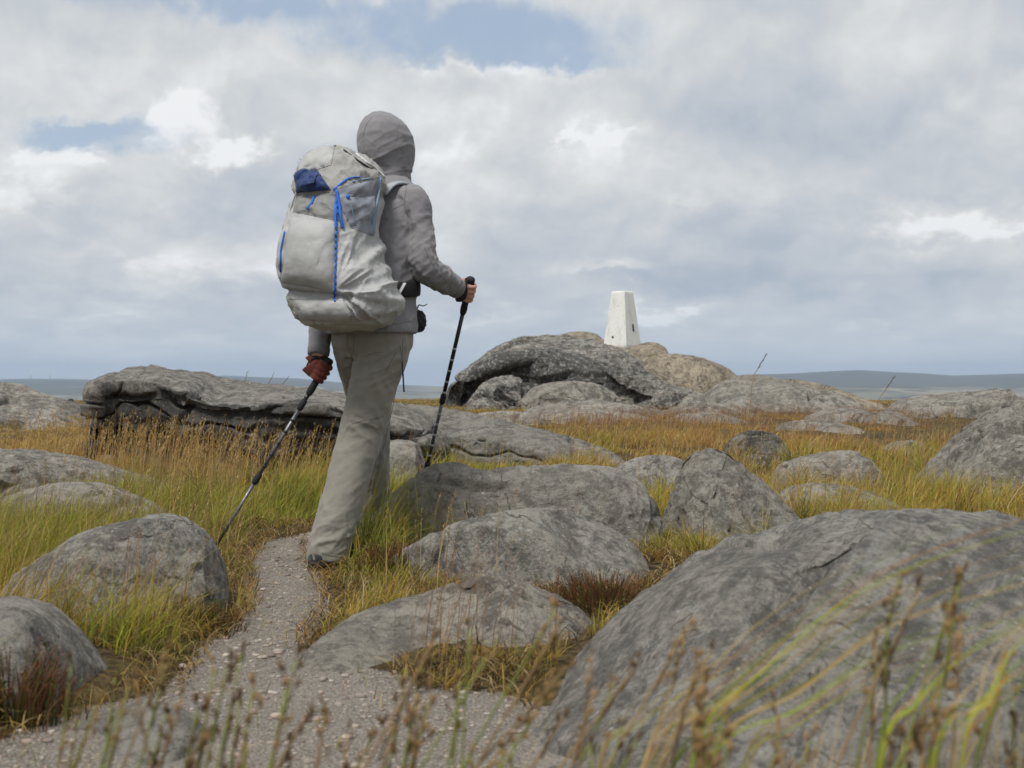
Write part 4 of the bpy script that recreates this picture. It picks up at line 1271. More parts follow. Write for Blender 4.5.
# ---- body: one continuous skin
bp = []
bp.append(ellipsoid(HEAD + h_ * .012, r_ * .076, h_ * .092, up * .118, 16, 28))
jaw = HEAD + h_ * .045 - up * .07
bp.append(ellipsoid(jaw, r_ * .052, h_ * .058, up * .05, 10, 20))
bp.append(tube([HEAD + h_ * .100 + up * .02, HEAD + h_ * .116 - up * .018], [.009, .015], 10, 6))            # nose
bp.append(ellipsoid(HEAD + h_ * .110 - up * .024, r_ * .017, h_ * .012, up * .009, 8, 12))
for sg in (-1, 1):
    bp.append(ellipsoid(HEAD + r_ * sg * .079 - up * .005, r_ * .008, h_ * .018, up * .03, 8, 12))               # ears
    bp.append(ellipsoid(HEAD + h_ * .088 + r_ * sg * .032 + up * .022, r_ * .022, h_ * .012, up * .007, 8, 12))  # brows
    bp.append(ellipsoid(HEAD + h_ * .078 + r_ * sg * .040 - up * .02, r_ * .020, h_ * .018, up * .018, 8, 12))   # cheeks
bp.append(ellipsoid(HEAD + h_ * .096 - up * .050, r_ * .024, h_ * .010, up * .005, 8, 12))                       # lips
bp.append(ellipsoid(HEAD + h_ * .094 - up * .060, r_ * .020, h_ * .010, up * .006, 8, 12))
bp.append(tube([NECK - up * .05, NECK, HEAD - up * .08], [.075, .056, .055], 20, 8, ref=r_))


def torso(secs, da=0.0):
    S = []
    for z, sr, sh, a, b in secs:
        f = (z - .93) / .56
        c = HIP + (NECK - HIP) * f
        c = A3(c[0], c[1], z) + r_ * sr + h_ * sh
        S.append((c, r_ * (a + da), h_ * (b + da), 2.35))
    return S


TS = [(.86, 0, 0, .165, .115), (.93, 0, 0, .168, .120), (1.02, 0, 0, .158, .112), (1.12, 0, 0, .150, .108), (1.22, 0, 0, .158, .116), (1.32, 0, 0, .168, .120), (1.39, 0, 0, .165, .108),
      (1.44, 0, 0, .135, .085), (1.475, 0, 0, .085, .068), (1.50, 0, 0, .06, .058)]
bp.append(loft(torso(TS, -.038), 32))
bp.append(tube([SHR - r_ * .0 + up * .0, ELR, WRR], [.034, .036, .027], 18, 18)); bp.append(tube([SHL, ELL, WRL], [.040, .036, .027], 18, 18))
bp.append(tube([HIR * .85 + HIP * .15 - up * .03, KNR, ANR + up * .02], [.062, .050, .040], 18, 18)); bp.append(tube([HIL * .85 + HIP * .15 - up * .03, KNL, ANL + up * .02], [.062, .050, .040], 18, 18))
for an in (ANR, ANL):
    bp.append(tube([an - h_ * .03, an + h_ * .09 - up * .03, an + h_ * .16 - up * .045], [.036, .034, .026], 14, 8, ref=r_, flat=.8))
bp += handR + handL
V, Q, Nn = voxel(bp, .0042, 3)
body = mesh_child('body', V, Q, M_skin, person)
# eyes
for sg in (-1, 1):
    e = ellipsoid(HEAD + h_ * .088 + r_ * sg * .031 + up * .006, r_ * .012, h_ * .010, up * .008, 8, 14)
    eo = part('eye', *e, plain('eye', (.5, .5, .48), .3), person)
    ir = ellipsoid(HEAD + h_ * .0965 + r_ * sg * .031 + up * .005, r_ * .0052, h_ * .0022, up * .0052, 6, 12)
    part('iris', *ir, plain('iris', (.04, .025, .015), .3), eo)

# ---- jacket
jp = []
JS = [(.895, 0, 0, .186, .142), (.915, 0, 0, .187, .142), (.96, 0, 0, .178, .136), (1.03, 0, 0, .168, .128), (1.11, 0, 0, .165, .124), (1.20, 0, 0, .172, .128), (1.30, 0, 0, .182, .130), (1.38, 0, 0, .182, .118),
      (1.43, 0, 0, .168, .100), (1.465, 0, 0, .135, .092), (1.495, .0, 0, .095, .085), (1.52, .0, 0, .07, .07)]
jp.append(loft(torso(JS), 40))
jp.append(tube([SHR + (SHR - ELR) * .02 - r_ * .03, SHR, SHR * .6 + ELR * .4, ELR + A3(.0, -.012, 0), ELR * .5 + WRR * .5, WRR - (WRR - ELR) * .06], [.062, .067, .062, .056, .051, .036], 24, 30, ref=h_))
jp.append(tube([SHL + r_ * .03, SHL, SHL * .6 + ELL * .4, ELL, ELL * .5 + WRL * .5, WRL + (ELL - WRL) * .01], [.062, .067, .062, .056, .050, .040], 24, 30, ref=h_))
V, Q, Nn = voxel(jp, .0055, 10)
tz = sstep(V[:, 2], .9, 1.0)
arm = sstep(((V - ELR) ** 2).sum(1) ** .5, .30, .08)
dR = V - ELR
d = .006 * (fold_field(V, A3(.7, .2, -.7), 13, 3.0, 301) - .45)
d += arm * .013 * (fold_field(V, A3(.8, .3, .45), 20, 4.0, 305) - .5)
armL = sstep(((V - ELL) ** 2).sum(1) ** .5, .35, .08)
d += armL * .009 * (fold_field(V, A3(.8, .3, .3), 19, 3.0, 307) - .5)
# armpit and shoulder blade creases
pit = np.exp(-(((V - A3(-.415, 5.50, 1.33)) / A3(.07, .12, .10)) ** 2).sum(1)); d += pit * .012 * (fold_field(V, A3(.5, 0, -.85), 22, 5, 309) - .5)
side = np.exp(-((V[:, 2] - 1.06) / .09) ** 2); d += side * .007 * (fold_field(V, A3(1, .4, .25), 20, 4, 311) - .5)
d += .002 * fbm(V * 45, 3, seed=313)
# deep fold between sleeve and back, armhole and shoulder seams
pu, pv = 512 + V[:, 0] / V[:, 1] * F, 384 - (V[:, 2] - CZ) / V[:, 1] * F
facing = V[:, 1] < 5.60
d -= .009 * np.exp(-((pu - (409 + (pv - 212) * .03)) / 1.6) ** 2) * sstep(pv, 206, 214) * (1 - sstep(pv, 250, 262)) * facing
d -= .004 * np.exp(-((pu - (404 - (pv - 190) * .35 + (pv - 190) ** 2 * .012)) / .9) ** 2) * (pv > 184) * (pv < 213) * facing
d -= .003 * np.exp(-((pv - (199 + (pu - 400) * .15)) / .8) ** 2) * (pu < 404) * facing
V = V + Nn * d[:, None]
jacket = mesh_child('jacket', V, Q, M_jacket, person)

# ---- hood
HC = HEAD + A3(.0, 0, 0)
hs = []
for z, ox, a, b, oh in ((1.47, .030, .105, .105, .01), (1.50, .012, .084, .090, .0), (1.54, .006, .086, .098, .0), (1.59, .004, .099, .116, 0), (1.64, .0, .1045, .126, 0), (1.69, -.001, .1015, .122, -.004), (1.73, -.003, .087, .104, -.01), (1.76, -.006, .062, .078, -.014),
                     (1.778, -.008, .036, .046, -.016), (1.786, -.009, .014, .02, -.017)):
    hs.append((A3(HC[0] + ox, HC[1], z) + h_ * oh, r_ * a, h_ * b, 2.1))
V, Q, Nn = voxel([loft(hs, 40)], .0045, 6)
dn = .007 * (fold_field(V, A3(.82, .2, .45), 15, 5.0, 331) - .5) * (1.1 - sstep(V[:, 2], 1.62, 1.76))
dn += .010 * np.exp(-((V[:, 2] - 1.55) / .035) ** 2) * (fold_field(V, A3(.9, .3, .12), 26, 5, 333) - .5) + .002 * fbm(V * 40, 2, seed=335)
# hem cord channel and crown seam
dn += .003 * np.exp(-((V[:, 2] - 1.525 - (V[:, 0] - HC[0]) * .3) / .004) ** 2)
dn -= .0025 * np.exp(-(((V - HC) @ r_) / .003) ** 2) * ((V - HC) @ h_ < 0)
V = V + Nn * dn[:, None]
L = V - HC
lh, lr, lz = L @ h_, L @ r_, L[:, 2]
cen = V[Q].mean(1) - HC
op = ((cen @ h_) > .052) & ((np.abs(cen @ r_) / .072) ** 2 + (np.abs(cen[:, 2] + .012) / .095) ** 2 < 1)
Q2 = Q[~op]; used = np.unique(Q2); mp = np.full(len(V), -1); mp[used] = np.arange(len(used))
hood = mesh_child('hood', V[used], mp[Q2], M_jacket, person)
sm = hood.modifiers.new('thickness', 'SOLIDIFY'); sm.thickness = .004; sm.offset = -1
hr = ellipsoid(HEAD + h_ * .0 + up * .012, r_ * .082, h_ * .094, up * .118, 14, 28)
part('hair', *hr, M_hair, person)

# ---- trousers
tp = [loft([(A3(c[0], c[1], z), r_ * a, h_ * b, 2.3) for (c, z, a, b) in ((HIP, 1.00, .150, .112), (HIP, .95, .160, .122), (HIP, .90, .166, .130), (HIP, .85, .165, .132), (HIP, .80, .135, .110))], 36)]
tp.append(tube([HIR + up * .05, HIR - up * .06, HIR * .5 + KNR * .5, KNR, KNR * .5 + ANR * .5, ANR + up * .02, ANR - up * .045 - h_ * .012], [.096, .098, .091, .083, .080, .077, .076], 28, 40, ref=r_))
tp.append(tube([HIL + up * .05, HIL - up * .05, HIL * .5 + KNL * .5, KNL, KNL * .5 + ANL * .5, ANL + up * .02, ANL - up * .02], [.095, .096, .088, .078, .074, .070, .068], 28, 40, ref=r_))
V, Q, Nn = voxel(tp, .0055, 8)
P = V
def near(c, s): return np.exp(-(((P - c) / s) ** 2).sum(1))
d = .010 * (fold_field(P, A3(-.25, 0, 1), 12, 4.0, 351) - .5)
d += near(HIR + A3(-.03, -.08, -.10), A3(.12, .2, .09)) * .021 * (fold_field(P, A3(.9, .2, .38), 22, 5, 353) - .45)
d += near(KNR + A3(.03, 0, .02), A3(.10, .2, .08)) * .020 * (fold_field(P, A3(.8, .2, -.5), 24, 4, 355) - .45)
d += near(ANR + up * .05, A3(.12, .2, .08)) * .016 * (fold_field(P, A3(.9, .2, .25), 26, 4, 357) - .5)
d += near(KNL, A3(.12, .2, .1)) * .016 * (fold_field(P, A3(.8, .2, .5), 24, 4, 359) - .5)
# seat seam and a long side seam
d -= .006 * np.exp(-(((P - HIP) @ r_ + .01) / .006) ** 2) * (P[:, 2] > .80) * ((P - HIP) @ h_ < 0)
d += .005 * (fold_field(P, A3(.8, .2, .45), 16, 4, 363) - .5) + .0018 * fbm(P * 40, 3, seed=361)
V = V + Nn * d[:, None]
trousers = mesh_child('trousers', V, Q, M_trouser, person)
# little blue and white tag hanging from the pocket zip
part('zip_pull', *tube([W(400, 345, 5.41), W(402, 358, 5.40), W(403, 374, 5.39), W(404, 392, 5.39)], [.0008, .0008, .0032, .0032], 8), M_black, person)


# ---- shoes
def shoe(an, name_='shoe'):
    z = ghs(an[0], an[1])
    base = A3(an[0], an[1], max(z, -.02))
    pr = [(-.085, .030, .036, .060), (-.065, .037, .045, .05), (-.02, .038, .070, .05), (.05, .040, .085, .045), (.11, .047, .062, .033), (.165, .043, .045, .024), (.195, .024, .03, .015)]
    secs = []
    for f, a, top, _ in pr:
        secs.append((base + h_ * f + up * (.018 + top * .5), r_ * a, up * (top * .5), 2.6))
    s = part(name_, *loft(secs, 24), M_shoe, person)
    so = [(base + h_ * -.088 + up * .016, r_ * .028, up * .014, 4)] + [(base + h_ * f + up * .014, r_ * (a + .004), up * .014, 4) for f, a, _, _ in pr[1:-1]] + [(base + h_ * .20 + up * .020, r_ * .02, up * .009, 4)]
    part('sole', *loft(so, 24), M_rub, s)


shoe(A3(ANR[0], ANR[1], 0)); shoe(A3(ANL[0], ANL[1], 0))

# ---- gloves: strap and cuff over the hands
def strap_over(name, W0, C, g, mat):
    s = W0 - C; s = s - g * np.dot(s, g); s /= np.linalg.norm(s); t = np.cross(g, s)
    pts = [C + g * .055 + s * .006, C + g * .03 + s * .055 + t * .020, C - g * .005 + s * .064 + t * .004, C - g * .02 + s * .058 - t * .022, C + g * .02 + s * .035 - t * .036, C + g * .055 + s * .0]
    return tube(pts, [.0085] * 6, 10, 30, ref=g, flat=.3)


VL, QL, NL = voxel(handL, .0032, 2)
glv = mesh_child('glove', VL + NL * .0018, QL, M_glove, person)
# fingerless dark palm wrap on the right hand
VR, QR, NR = voxel(handR[:1], .0032, 3)
mesh_child('palm_wrap', VR + NR * .0022, QR, M_black, person)


for W0, E0, rr_ in ((WRR, ELR, .0385), (WRL, ELL, .0425)):
    ax = (E0 - W0) / np.linalg.norm(E0 - W0)
    part('cuff', *tube([W0 + ax * .006, W0 + ax * .012, W0 + ax * .036, W0 + ax * .042], [rr_ * .9, rr_ * 1.02, rr_ * 1.06, rr_ * .95], 20, ref=h_), M_cuff, person)
# ---- walking poles
def pole(label, G, TIP, gdir, W0, bits):
    g = gdir
    root = empty('trekking_pole', tuple(TIP), label, 'trekking pole', 'walking poles held by the hiker')
    top = G + g * .062
    Ltot = np.linalg.norm(top - TIP)
    def at(dist): return TIP + g * dist
    gl = Ltot - .165
    part('grip', *tube([at(gl), at(gl + .02), at(gl + .05), at(gl + .08), at(gl + .12), at(gl + .145), at(gl + .158), at(gl + .165)], [.0115, .0145, .0135, .0155, .0140, .0185, .0175, .010], 16, 30, ref=r_), M_black, root)
    part('upper_shaft', *tube([at(.72), at(gl + .01)], [.0085, .0085], 14), M_shaft_dark, root)
    part('middle_shaft', *tube([at(.38), at(.73)], [.0075, .0075], 14), M_shaft, root)
    part('lower_shaft', *tube([at(.05), at(.40)], [.0062, .0066], 14), M_shaft_dark if bits else M_shaft, root)
    for q in (.72, .385):
        part('lock_collar', *tube([at(q - .02), at(q - .012), at(q + .02), at(q + .026)], [.0095, .0125, .0125, .0095], 14), M_black, root)
    part('carbide_tip', *tube([at(0), at(.012), at(.055)], [.0022, .004, .0062], 12), M_shaft, root)
    part('basket', *tube([at(.056), at(.062), at(.070)], [.010, .024, .010], 20), M_black, root)
    for a in np.arange(.44, 1.0 if bits else .8, .052):
        part('printed_band', *tube([at(a), at(a + .009)], [.0077 if a < .38 else .0087] * 2, 14), M_print if bits else M_shaft_dark, root)
    part('wrist_strap', *strap_over('s', W0, G, g, M_black), M_black, root)
    return at


atR = pole('dark speckled pole held forward in the right hand, tip behind the rock', GR, TIPR, gR, WRR, True)
atL = pole('grey pole slanting back from the gloved left hand into the grass', GL, TIPL, gL, WRL, False)

# ---- stitching laid on the cloth
def surf(o):
    me = o.data; co = np.zeros(len(me.vertices) * 3, np.float32); me.vertices.foreach_get('co', co)
    co = co.reshape(-1, 3) + np.array(person.location)
    ls = np.zeros(len(me.loops), np.int32); me.loops.foreach_get('vertex_index', ls)
    return BVHTree.FromPolygons([Vector(v) for v in co.astype(float)], [tuple(int(i) for i in q) for q in ls.reshape(-1, 4)])


def stitch(name, bvh, lines, mat, rad=.0009):
    pcs = []
    for ln in lines:
        L = crom(np.array(ln, float), len(ln) * 7)
        P_ = []
        for p in L:
            d = Vector(W(p[0], p[1], 1.0) - A3(0, 0, CZ)); d.normalize()
            hit = bvh.ray_cast(Vector((0, 0, CZ)), d)
            if hit[0] is not None: P_.append(np.array(hit[0]) + A3(0, -.0004, 0))
        if len(P_) > 3: part(name, *tube(P_, [rad] * len(P_), 6, ref=(1, .3, 0)), mat, person)


M_seam_t = cloth_mat('dark_trouser_seam', (.10, .094, .08), 900)
M_seam_j = cloth_mat('dark_jacket_seam', (.10, .098, .10), 900)
stitch('stitching', surf(trousers), [[(403, 338), (401, 370), (394, 400), (388, 430), (378, 470), (370, 510), (362, 548)], [(354, 336), (353, 352), (351, 368)], [(366, 356), (374, 353), (384, 352)],
                                     [(396, 352), (391, 362), (386, 371)], [(352, 424), (362, 421), (374, 419), (384, 416)], [(322, 553), (332, 556), (344, 557), (356, 554)]], M_seam_t)
stitch('stitching', surf(jacket), [[(407, 187), (405, 196), (405, 206), (408, 216)], [(386, 322), (398, 324), (410, 321)], [(392, 210), (398, 207), (404, 204)], [(424, 246), (428, 256), (436, 270), (448, 283)]], M_seam_j, .0007)
stitch('stitching', surf(hood), [[(372, 117), (366, 126), (363, 138), (364, 150)], [(392, 178), (400, 176), (408, 170)]], M_seam_j, .0006)

# ------------------------------------------------------------------ the rucksack
pack = empty('rucksack', (-.69, 5.34, .9), 'large pale grey rucksack with blue cords carried on the hiker\'s back', 'rucksack')
YP = 5.32
prow = [(329, 322, 374, .10), (325, 303, 390, .135), (314, 292, 401, .155), (300, 287, 404, .165), (288, 282, 399, .17), (276, 277, 391, .172), (262, 276, 385, .172), (240, 280, 381, .17), (222, 284, 380, .165),
        (205, 289, 384, .155), (188, 292, 386, .15), (172, 293, 386, .14), (158, 299, 378, .125), (147, 309, 362, .10), (140, 321, 349, .07), (137, 328, 341, .03)]


def pack_secs(rows, grow=0.0, ex=3.0):
    S = []
    for py, L, Rr_, b in rows:
        z = CZ - (py - 384) / F * YP
        back = HIP + (NECK - HIP) * ((z - .93) / .56) - h_ * .118        # surface of the back
        Wd = (Rr_ - L) / F * YP / 2
        th = np.arange(64) * 2 * math.pi / 64; e = 2 / ex
        cx = np.sign(np.cos(th)) * np.abs(np.cos(th)) ** e; sx = np.sign(np.sin(th)) * np.abs(np.sin(th)) ** e
        a = Wd
        for _ in range(30):
            w = np.abs(cx * a * r_[0] + sx * b * h_[0]).max()
            a += (Wd - w) * .8; a = max(a, .01)
        Cx = ((L + Rr_) / 2 - 512) / F * YP
        Yb = back[1] - b * h_[1]
        # the centre keeps the drawn column, at the depth where the load rests on the back
        cxw = Cx * (Yb / YP)
        S.append((A3(cxw, Yb + .0, z), r_ * (a + grow), h_ * (b + grow), ex))
    return S


S = pack_secs(prow)
V, Q, Nn = voxel([loft(S, 64)], .005, 6)


def pix(V): return 512 + V[:, 0] / V[:, 1] * F, 384 - (V[:, 2] - CZ) / V[:, 1] * F


u_, v_ = pix(V)
lower = sstep(v_, 200, 225)
d = .010 * (fold_field(V, A3(.55, .2, -.8), 9, 3.0, 401) - .5)
# waist crease above the bottom bulge and radiating gathers at the right
z_cr = 292 + (u_ - 283) * .09
d -= .022 * np.exp(-((v_ - z_cr) / 3.2) ** 2) * (u_ < 352) * (v_ > 250)
c0 = A3(.0, 0, 0)
ang = np.arctan2(v_ - 290, u_ - 335)
rad = np.hypot(v_ - 290, u_ - 335)
gath = (1 - np.abs(vn(np.stack([ang * 5.5, rad * .012, rad * 0], 1), 411) * 2 - 1)) ** 2
d += .026 * (gath - .4) * sstep(u_, 335, 352) * sstep(v_, 215, 240) * (1 - sstep(v_, 312, 326))
d += .014 * (fold_field(V, A3(.95, .3, .1), 20, 6, 413) - .45) * np.exp(-((v_ - 312) / 9) ** 2)
d += .016 * (fold_field(V, A3(.55, .2, -.85), 20, 5, 415) - .5) * (1 - lower)
d += .010 * (fold_field(V, A3(.75, .2, .5), 13, 4, 419) - .5) * lower * (u_ > 340)
d += .006 * (fold_field(V, A3(.3, .1, .9), 26, 4, 421) - .5)
d += + .0015 * fbm(V * 35, 3, seed=417)
# gathered neck below the rolled top
d -= .012 * np.exp(-((v_ - 196) / 5) ** 2)
V = V + Nn * d[:, None]
body_sel = v_ > 0
u_, v_ = pix(V)
qc = V[Q].mean(1); qu, qv = pix(qc)
split = 200 + 0 * qu
lo = qv >= split
def sub(Qs):
    used = np.unique(Qs); mp = np.full(len(V), -1); mp[used] = np.arange(len(used)); return V[used], mp[Qs]
Vb_, Qb_ = sub(Q[lo]); mesh_child('main_bag', Vb_, Qb_, M_pack, pack)
Vt_, Qt_ = sub(Q[~lo]); mesh_child('roll_top_collar', Vt_, Qt_, M_collar, pack)
PB = BVHTree.FromPolygons([Vector(v) for v in V], [tuple(int(i) for i in q) for q in Q])


def cast(bvh, px, py):
    d = Vector(W(px, py, 1.0) - A3(0, 0, CZ)); d.normalize()
    hit = bvh.ray_cast(Vector((0, 0, CZ)), d)
    return (None, None) if hit[0] is None else (np.array(hit[0]), np.array(hit[1]))


def on(bvh, pts, off=.004):
    out = []
    for p in pts:
        c, n = cast(bvh, *p)
        if c is not None:
            out.append(c + (n if np.dot(n, c - A3(0, 0, CZ)) < 0 else -n) * off)
    return out


def patch(name, bvh, corners, mat, thick=.006, bulge=.0, nu=40, nv=30, wr=.004, wdir=(.5, .2, -.8), seed=0, parent=pack, wf=20, edge=.002):
    """a sewn-on panel lying on the bag between four drawn corners (tl, tr, br, bl)"""
    tl, tr, br, bl = [np.array(c, float) for c in corners]
    G = []; Bk = []; last = None
    for i in range(nu):
        for j in range(nv):
            s, t = i / (nu - 1), j / (nv - 1)
            p = tl * (1 - s) * (1 - t) + tr * s * (1 - t) + br * s * t + bl * (1 - s) * t
            c, n = cast(bvh, *p)
            for k in range(24):
                if c is not None: break
                p = p + (np.array([336., 240.]) - p) * .03
                c, n = cast(bvh, *p)
            if np.dot(n, c - A3(0, 0, CZ)) > 0: n = -n
            last = (c, n)
            w = (1 - abs(2 * s - 1) ** 2.5) * (1 - abs(2 * t - 1) ** 2.5)
            G.append(np.concatenate([c, n, [w]]))
    G = np.array(G); c, n, w = G[:, :3].copy(), G[:, 3:6].copy(), G[:, 6]
    for arr in (c, n):          # calm the creases of the bag underneath
        g_ = arr.reshape(nu, nv, 3)
        for _ in range(4):
            g_[1:-1, 1:-1] = (g_[1:-1, 1:-1] * 2 + g_[:-2, 1:-1] + g_[2:, 1:-1] + g_[1:-1, :-2] + g_[1:-1, 2:]) / 6
    c, n = c.copy(), n / np.linalg.norm(n, axis=1)[:, None]
    f = fold_field(c, A3(*wdir), wf, 4, 500 + seed) - .5
    top = c + n * (edge + thick * np.sqrt(w) + bulge * w + wr * f * np.sqrt(w))[:, None]
    bot = c - n * .014
    Vp = np.vstack([top, bot]); Qg = grid_quads(nu, nv); m = nu * nv
    rim = []
    per = [i * nv for i in range(nu)] + [(nu - 1) * nv + j for j in range(1, nv)] + [i * nv + nv - 1 for i in range(nu - 2, -1, -1)] + [j for j in range(nv - 2, 0, -1)]
    for k in range(len(per)):
        a, b2 = per[k], per[(k + 1) % len(per)]
        rim.append((a, b2, b2 + m, a + m))
    Qp = np.vstack([Qg, Qg[:, ::-1] + m, np.array(rim)])
    return part(name, Vp, Qp, None, mat, parent)


def cord(name, bvh, pts, rad, mat, off=.004, n=None, parent=pack, flat=1.0):
    P_ = on(bvh, pts, off)
    if len(P_) < 2: return
    return part(name, *tube(P_, [rad] * len(P_), 8, n or len(P_) * 4, ref=(1, 0, 0), flat=flat), mat, parent)


# outer pocket: big smooth panel left of the blue cord
pk = patch('front_pocket', PB, [(291, 217), (336, 222), (334, 291), (281, 282)], M_pack, .022, .020, 46, 60, .005, (.2, .1, 1), 1, wf=9)
patch('side_pocket', PB, [(284, 228), (290, 226), (289, 276), (278, 268)], M_pack, .012, .012, 14, 40, .005, (.1, .1, 1), 2)
# silvery cap panel and dark gathered panel of the top
patch('top_panel', PB, [(300, 158), (336, 139), (331, 165), (298, 176)], M_pack, .006, .006, 40, 30, .004, (.8, .3, .4), 3)
patch('stretch_mesh_pocket', PB, [(333, 190), (381, 177), (374, 236), (351, 228)], M_mesh, .006, .012, 50, 54, .020, (.75, .25, .55), 4, wf=14)
patch('neck_panel', PB, [(297, 196), (335, 192), (343, 222), (293, 212)], M_neckp, .004, .006, 46, 36, .018, (.9, .3, -.3), 5, wf=18)
patch('stowed_jacket', PB, [(296, 172), (318, 171), (331, 190), (296, 193)], M_navy, .016, .022, 50, 40, .026, (.95, .3, .15), 6, wf=17)
cc_ = patch('bottom_panel', PB, [(289, 299), (345, 301), (352, 322), (300, 320)], M_pack, .006, .008, 44, 20, .010, (.95, .3, .1), 7, wf=16)

# a second surface that includes the panels
alls = []
for o in pack.children:
    me = o.data; co = np.zeros(len(me.vertices) * 3, np.float32); me.vertices.foreach_get('co', co)
    co = co.reshape(-1, 3) + np.array(pack.location)
    ls = np.zeros(len(me.loops), np.int32); me.loops.foreach_get('vertex_index', ls)
    alls.append((co.astype(float), ls.reshape(-1, 4), None))
Va, Qa, _ = join(alls)
PA = BVHTree.FromPolygons([Vector(v) for v in Va], [tuple(int(i) for i in q) for q in Qa])
zz = []
for i, y in enumerate(np.arange(196, 302, 3.2)):
    zz.append((336.5 - (y - 196) * .018 + (.8 if i % 2 else -.8), y))
cord('blue_lacing', PA, zz, .0034, M_cord, .003, 140)
cord('blue_webbing', PA, [(337, 190), (338.5, 205), (340, 218), (342, 229)], .0055, M_cord, .006, 20, flat=.4)
cord('blue_webbing', PA, [(337, 196), (335, 212), (335, 228)], .0045, M_cord, .004, 20, flat=.4)
cord('blue_webbing', PA, [(315, 196), (312, 203), (308, 209)], .0045, M_cord, .004, 12, flat=.4)
cord('top_webbing', PA, [(334, 190), (342, 183), (350, 178), (360, 177)], .004, M_cord, .003, 20, flat=.5)
cord('pocket_hem', PA, [(380, 178), (379, 190), (376, 205), (373, 220), (371, 234)], .004, M_bluelt, .002, 24)
cord('pocket_hem', PA, [(352, 182), (366, 179), (380, 177)], .003, M_bluelt, .002, 16)
part('toggle', *ellipsoid(on(PA, [(347.5, 198)], .006)[0], r_ * .009, h_ * .006, up * .009, 8, 12), M_cord, pack)
cord('pull_cord', PA, [(348, 199), (352, 210), (355, 224)], .0018, M_bluelt, .003, 16)
cord('blue_lacing', PA, [(285, 232), (283, 240), (281.5, 250), (281, 262), (281, 272)], .0032, M_cord, .003, 24)
# side compression strap standing off the left edge
Ls = [W(301, 186, 5.36), W(295, 196, 5.34), W(289, 214, 5.33), W(285, 228, 5.32)]
part('side_strap', *tube(Ls, [.0045] * 4, 8, 16, ref=h_, flat=.4), M_white, pack)
cord('lid_edge', PA, [(336, 140), (346, 146), (356, 154), (366, 162), (376, 169), (384, 177)], .0045, M_white, .002, 40)
cord('lid_fold', PA, [(344, 150), (356, 159), (368, 167), (380, 174)], .0035, M_black, .000, 30)

# shoulder strap and hip belt
def tor_pt(z, ang, grow):
    f = (z - .93) / .56; c = HIP + (NECK - HIP) * f
    a = np.interp(z, [s[0] for s in JS], [s[3] for s in JS]) + grow; b = np.interp(z, [s[0] for s in JS], [s[4] for s in JS]) + grow
    return A3(c[0], c[1], z) + r_ * a * math.cos(ang) + h_ * b * math.sin(ang)


bl = []
for k in range(49):
    an = 2 * math.pi * k / 48
    bl.append(tor_pt(1.065 + .012 * math.sin(an), an, .012))
ring = np.array(bl[:-1])
K = 12; Vr = []
for k, p in enumerate(ring):
    t = ring[(k + 1) % 48] - ring[k - 1]; t /= np.linalg.norm(t); o_ = np.cross(t, up)
    for j in range(K):
        a = 2 * math.pi * j / K
        Vr.append(p + up * .030 * np.sign(math.sin(a)) * abs(math.sin(a)) ** .5 + o_ * .010 * math.cos(a))
Qr = []
for k in range(48):
    for j in range(K):
        Qr.append((k * K + j, ((k + 1) % 48) * K + j, ((k + 1) % 48) * K + (j + 1) % K, k * K + (j + 1) % K))
part('hip_belt', np.array(Vr), np.array(Qr), None, M_black, pack)
sb = tor_pt(1.06, math.radians(-38), .026)
part('belt_strap', *tube([tor_pt(1.085, math.radians(-20), .030), tor_pt(1.02, math.radians(-30), .032), tor_pt(.955, math.radians(-34), .022)], [.008, .008, .008], 10, 12, ref=r_, flat=.35), M_white, pack)
part('belt_strap', *tube([tor_pt(1.075, math.radians(-52), .032), tor_pt(1.03, math.radians(-58), .04), tor_pt(.98, math.radians(-64), .045)], [.006, .006, .006], 10, 12, ref=r_, flat=.35), M_white, pack)
bk = tor_pt(1.07, math.radians(-40), .026)
part('belt_buckle', *loft([(bk - h_ * .006, r_ * .018, up * .014, 4), (bk - h_ * .012 + r_ * .002, r_ * .016, up * .012, 4)], 20), M_shaft, pack)
for sg in (-1, 1):
    pts = [NECK + r_ * sg * .085 - h_ * .14 - up * .06, NECK + r_ * sg * .095 - h_ * .095 - up * .018, NECK + r_ * sg * .100 - h_ * .03 - up * .008, NECK + r_ * sg * .105 + h_ * .06 - up * .03,
           NECK + r_ * sg * .095 + h_ * .105 - up * .12, NECK + r_ * sg * .095 + h_ * .115 - up * .24, NECK + r_ * sg * .140 + h_ * .075 - up * .36, NECK + r_ * sg * .160 - h_ * .06 - up * .41]
    part('shoulder_strap', *tube(pts, [.024, .026, .027, .027, .026, .022, .012, .010], 12, 40, ref=r_, flat=.32), M_strap, pack)

# ---- round black pouch on the belt
pz = W(417, 321, 5.56)
pouch = empty('belt_pouch', tuple(pz - A3(0, 0, .06)), 'small round black pouch hanging at the hiker\'s right hip', 'pouch')
V, Q, Nn = voxel([ellipsoid(pz, r_ * .036, h_ * .042, up * .046, 12, 24)], .004, 2)
V = V + Nn * (.006 * (fbm(V * 38, 3, seed=601)))[:, None] + Nn * (.005 * fbm(V * 130, 2, seed=603))[:, None]
mesh_child('pouch_body', V, Q, M_black, pouch)
part('draw_cord', *tube([pz + up * .045, pz + up * .062 + r_ * .01, pz + up * .058 + r_ * .03, pz + up * .064 + r_ * .05], [.0025, .0025, .002, .002], 8, 16), M_black, pouch)
part('belt_loop', *tube([pz + up * .04, pz + up * .08 - r_ * .02, pz + up * .115 - r_ * .045], [.007, .007, .006], 8, 12, ref=h_, flat=.4), M_black, pouch)
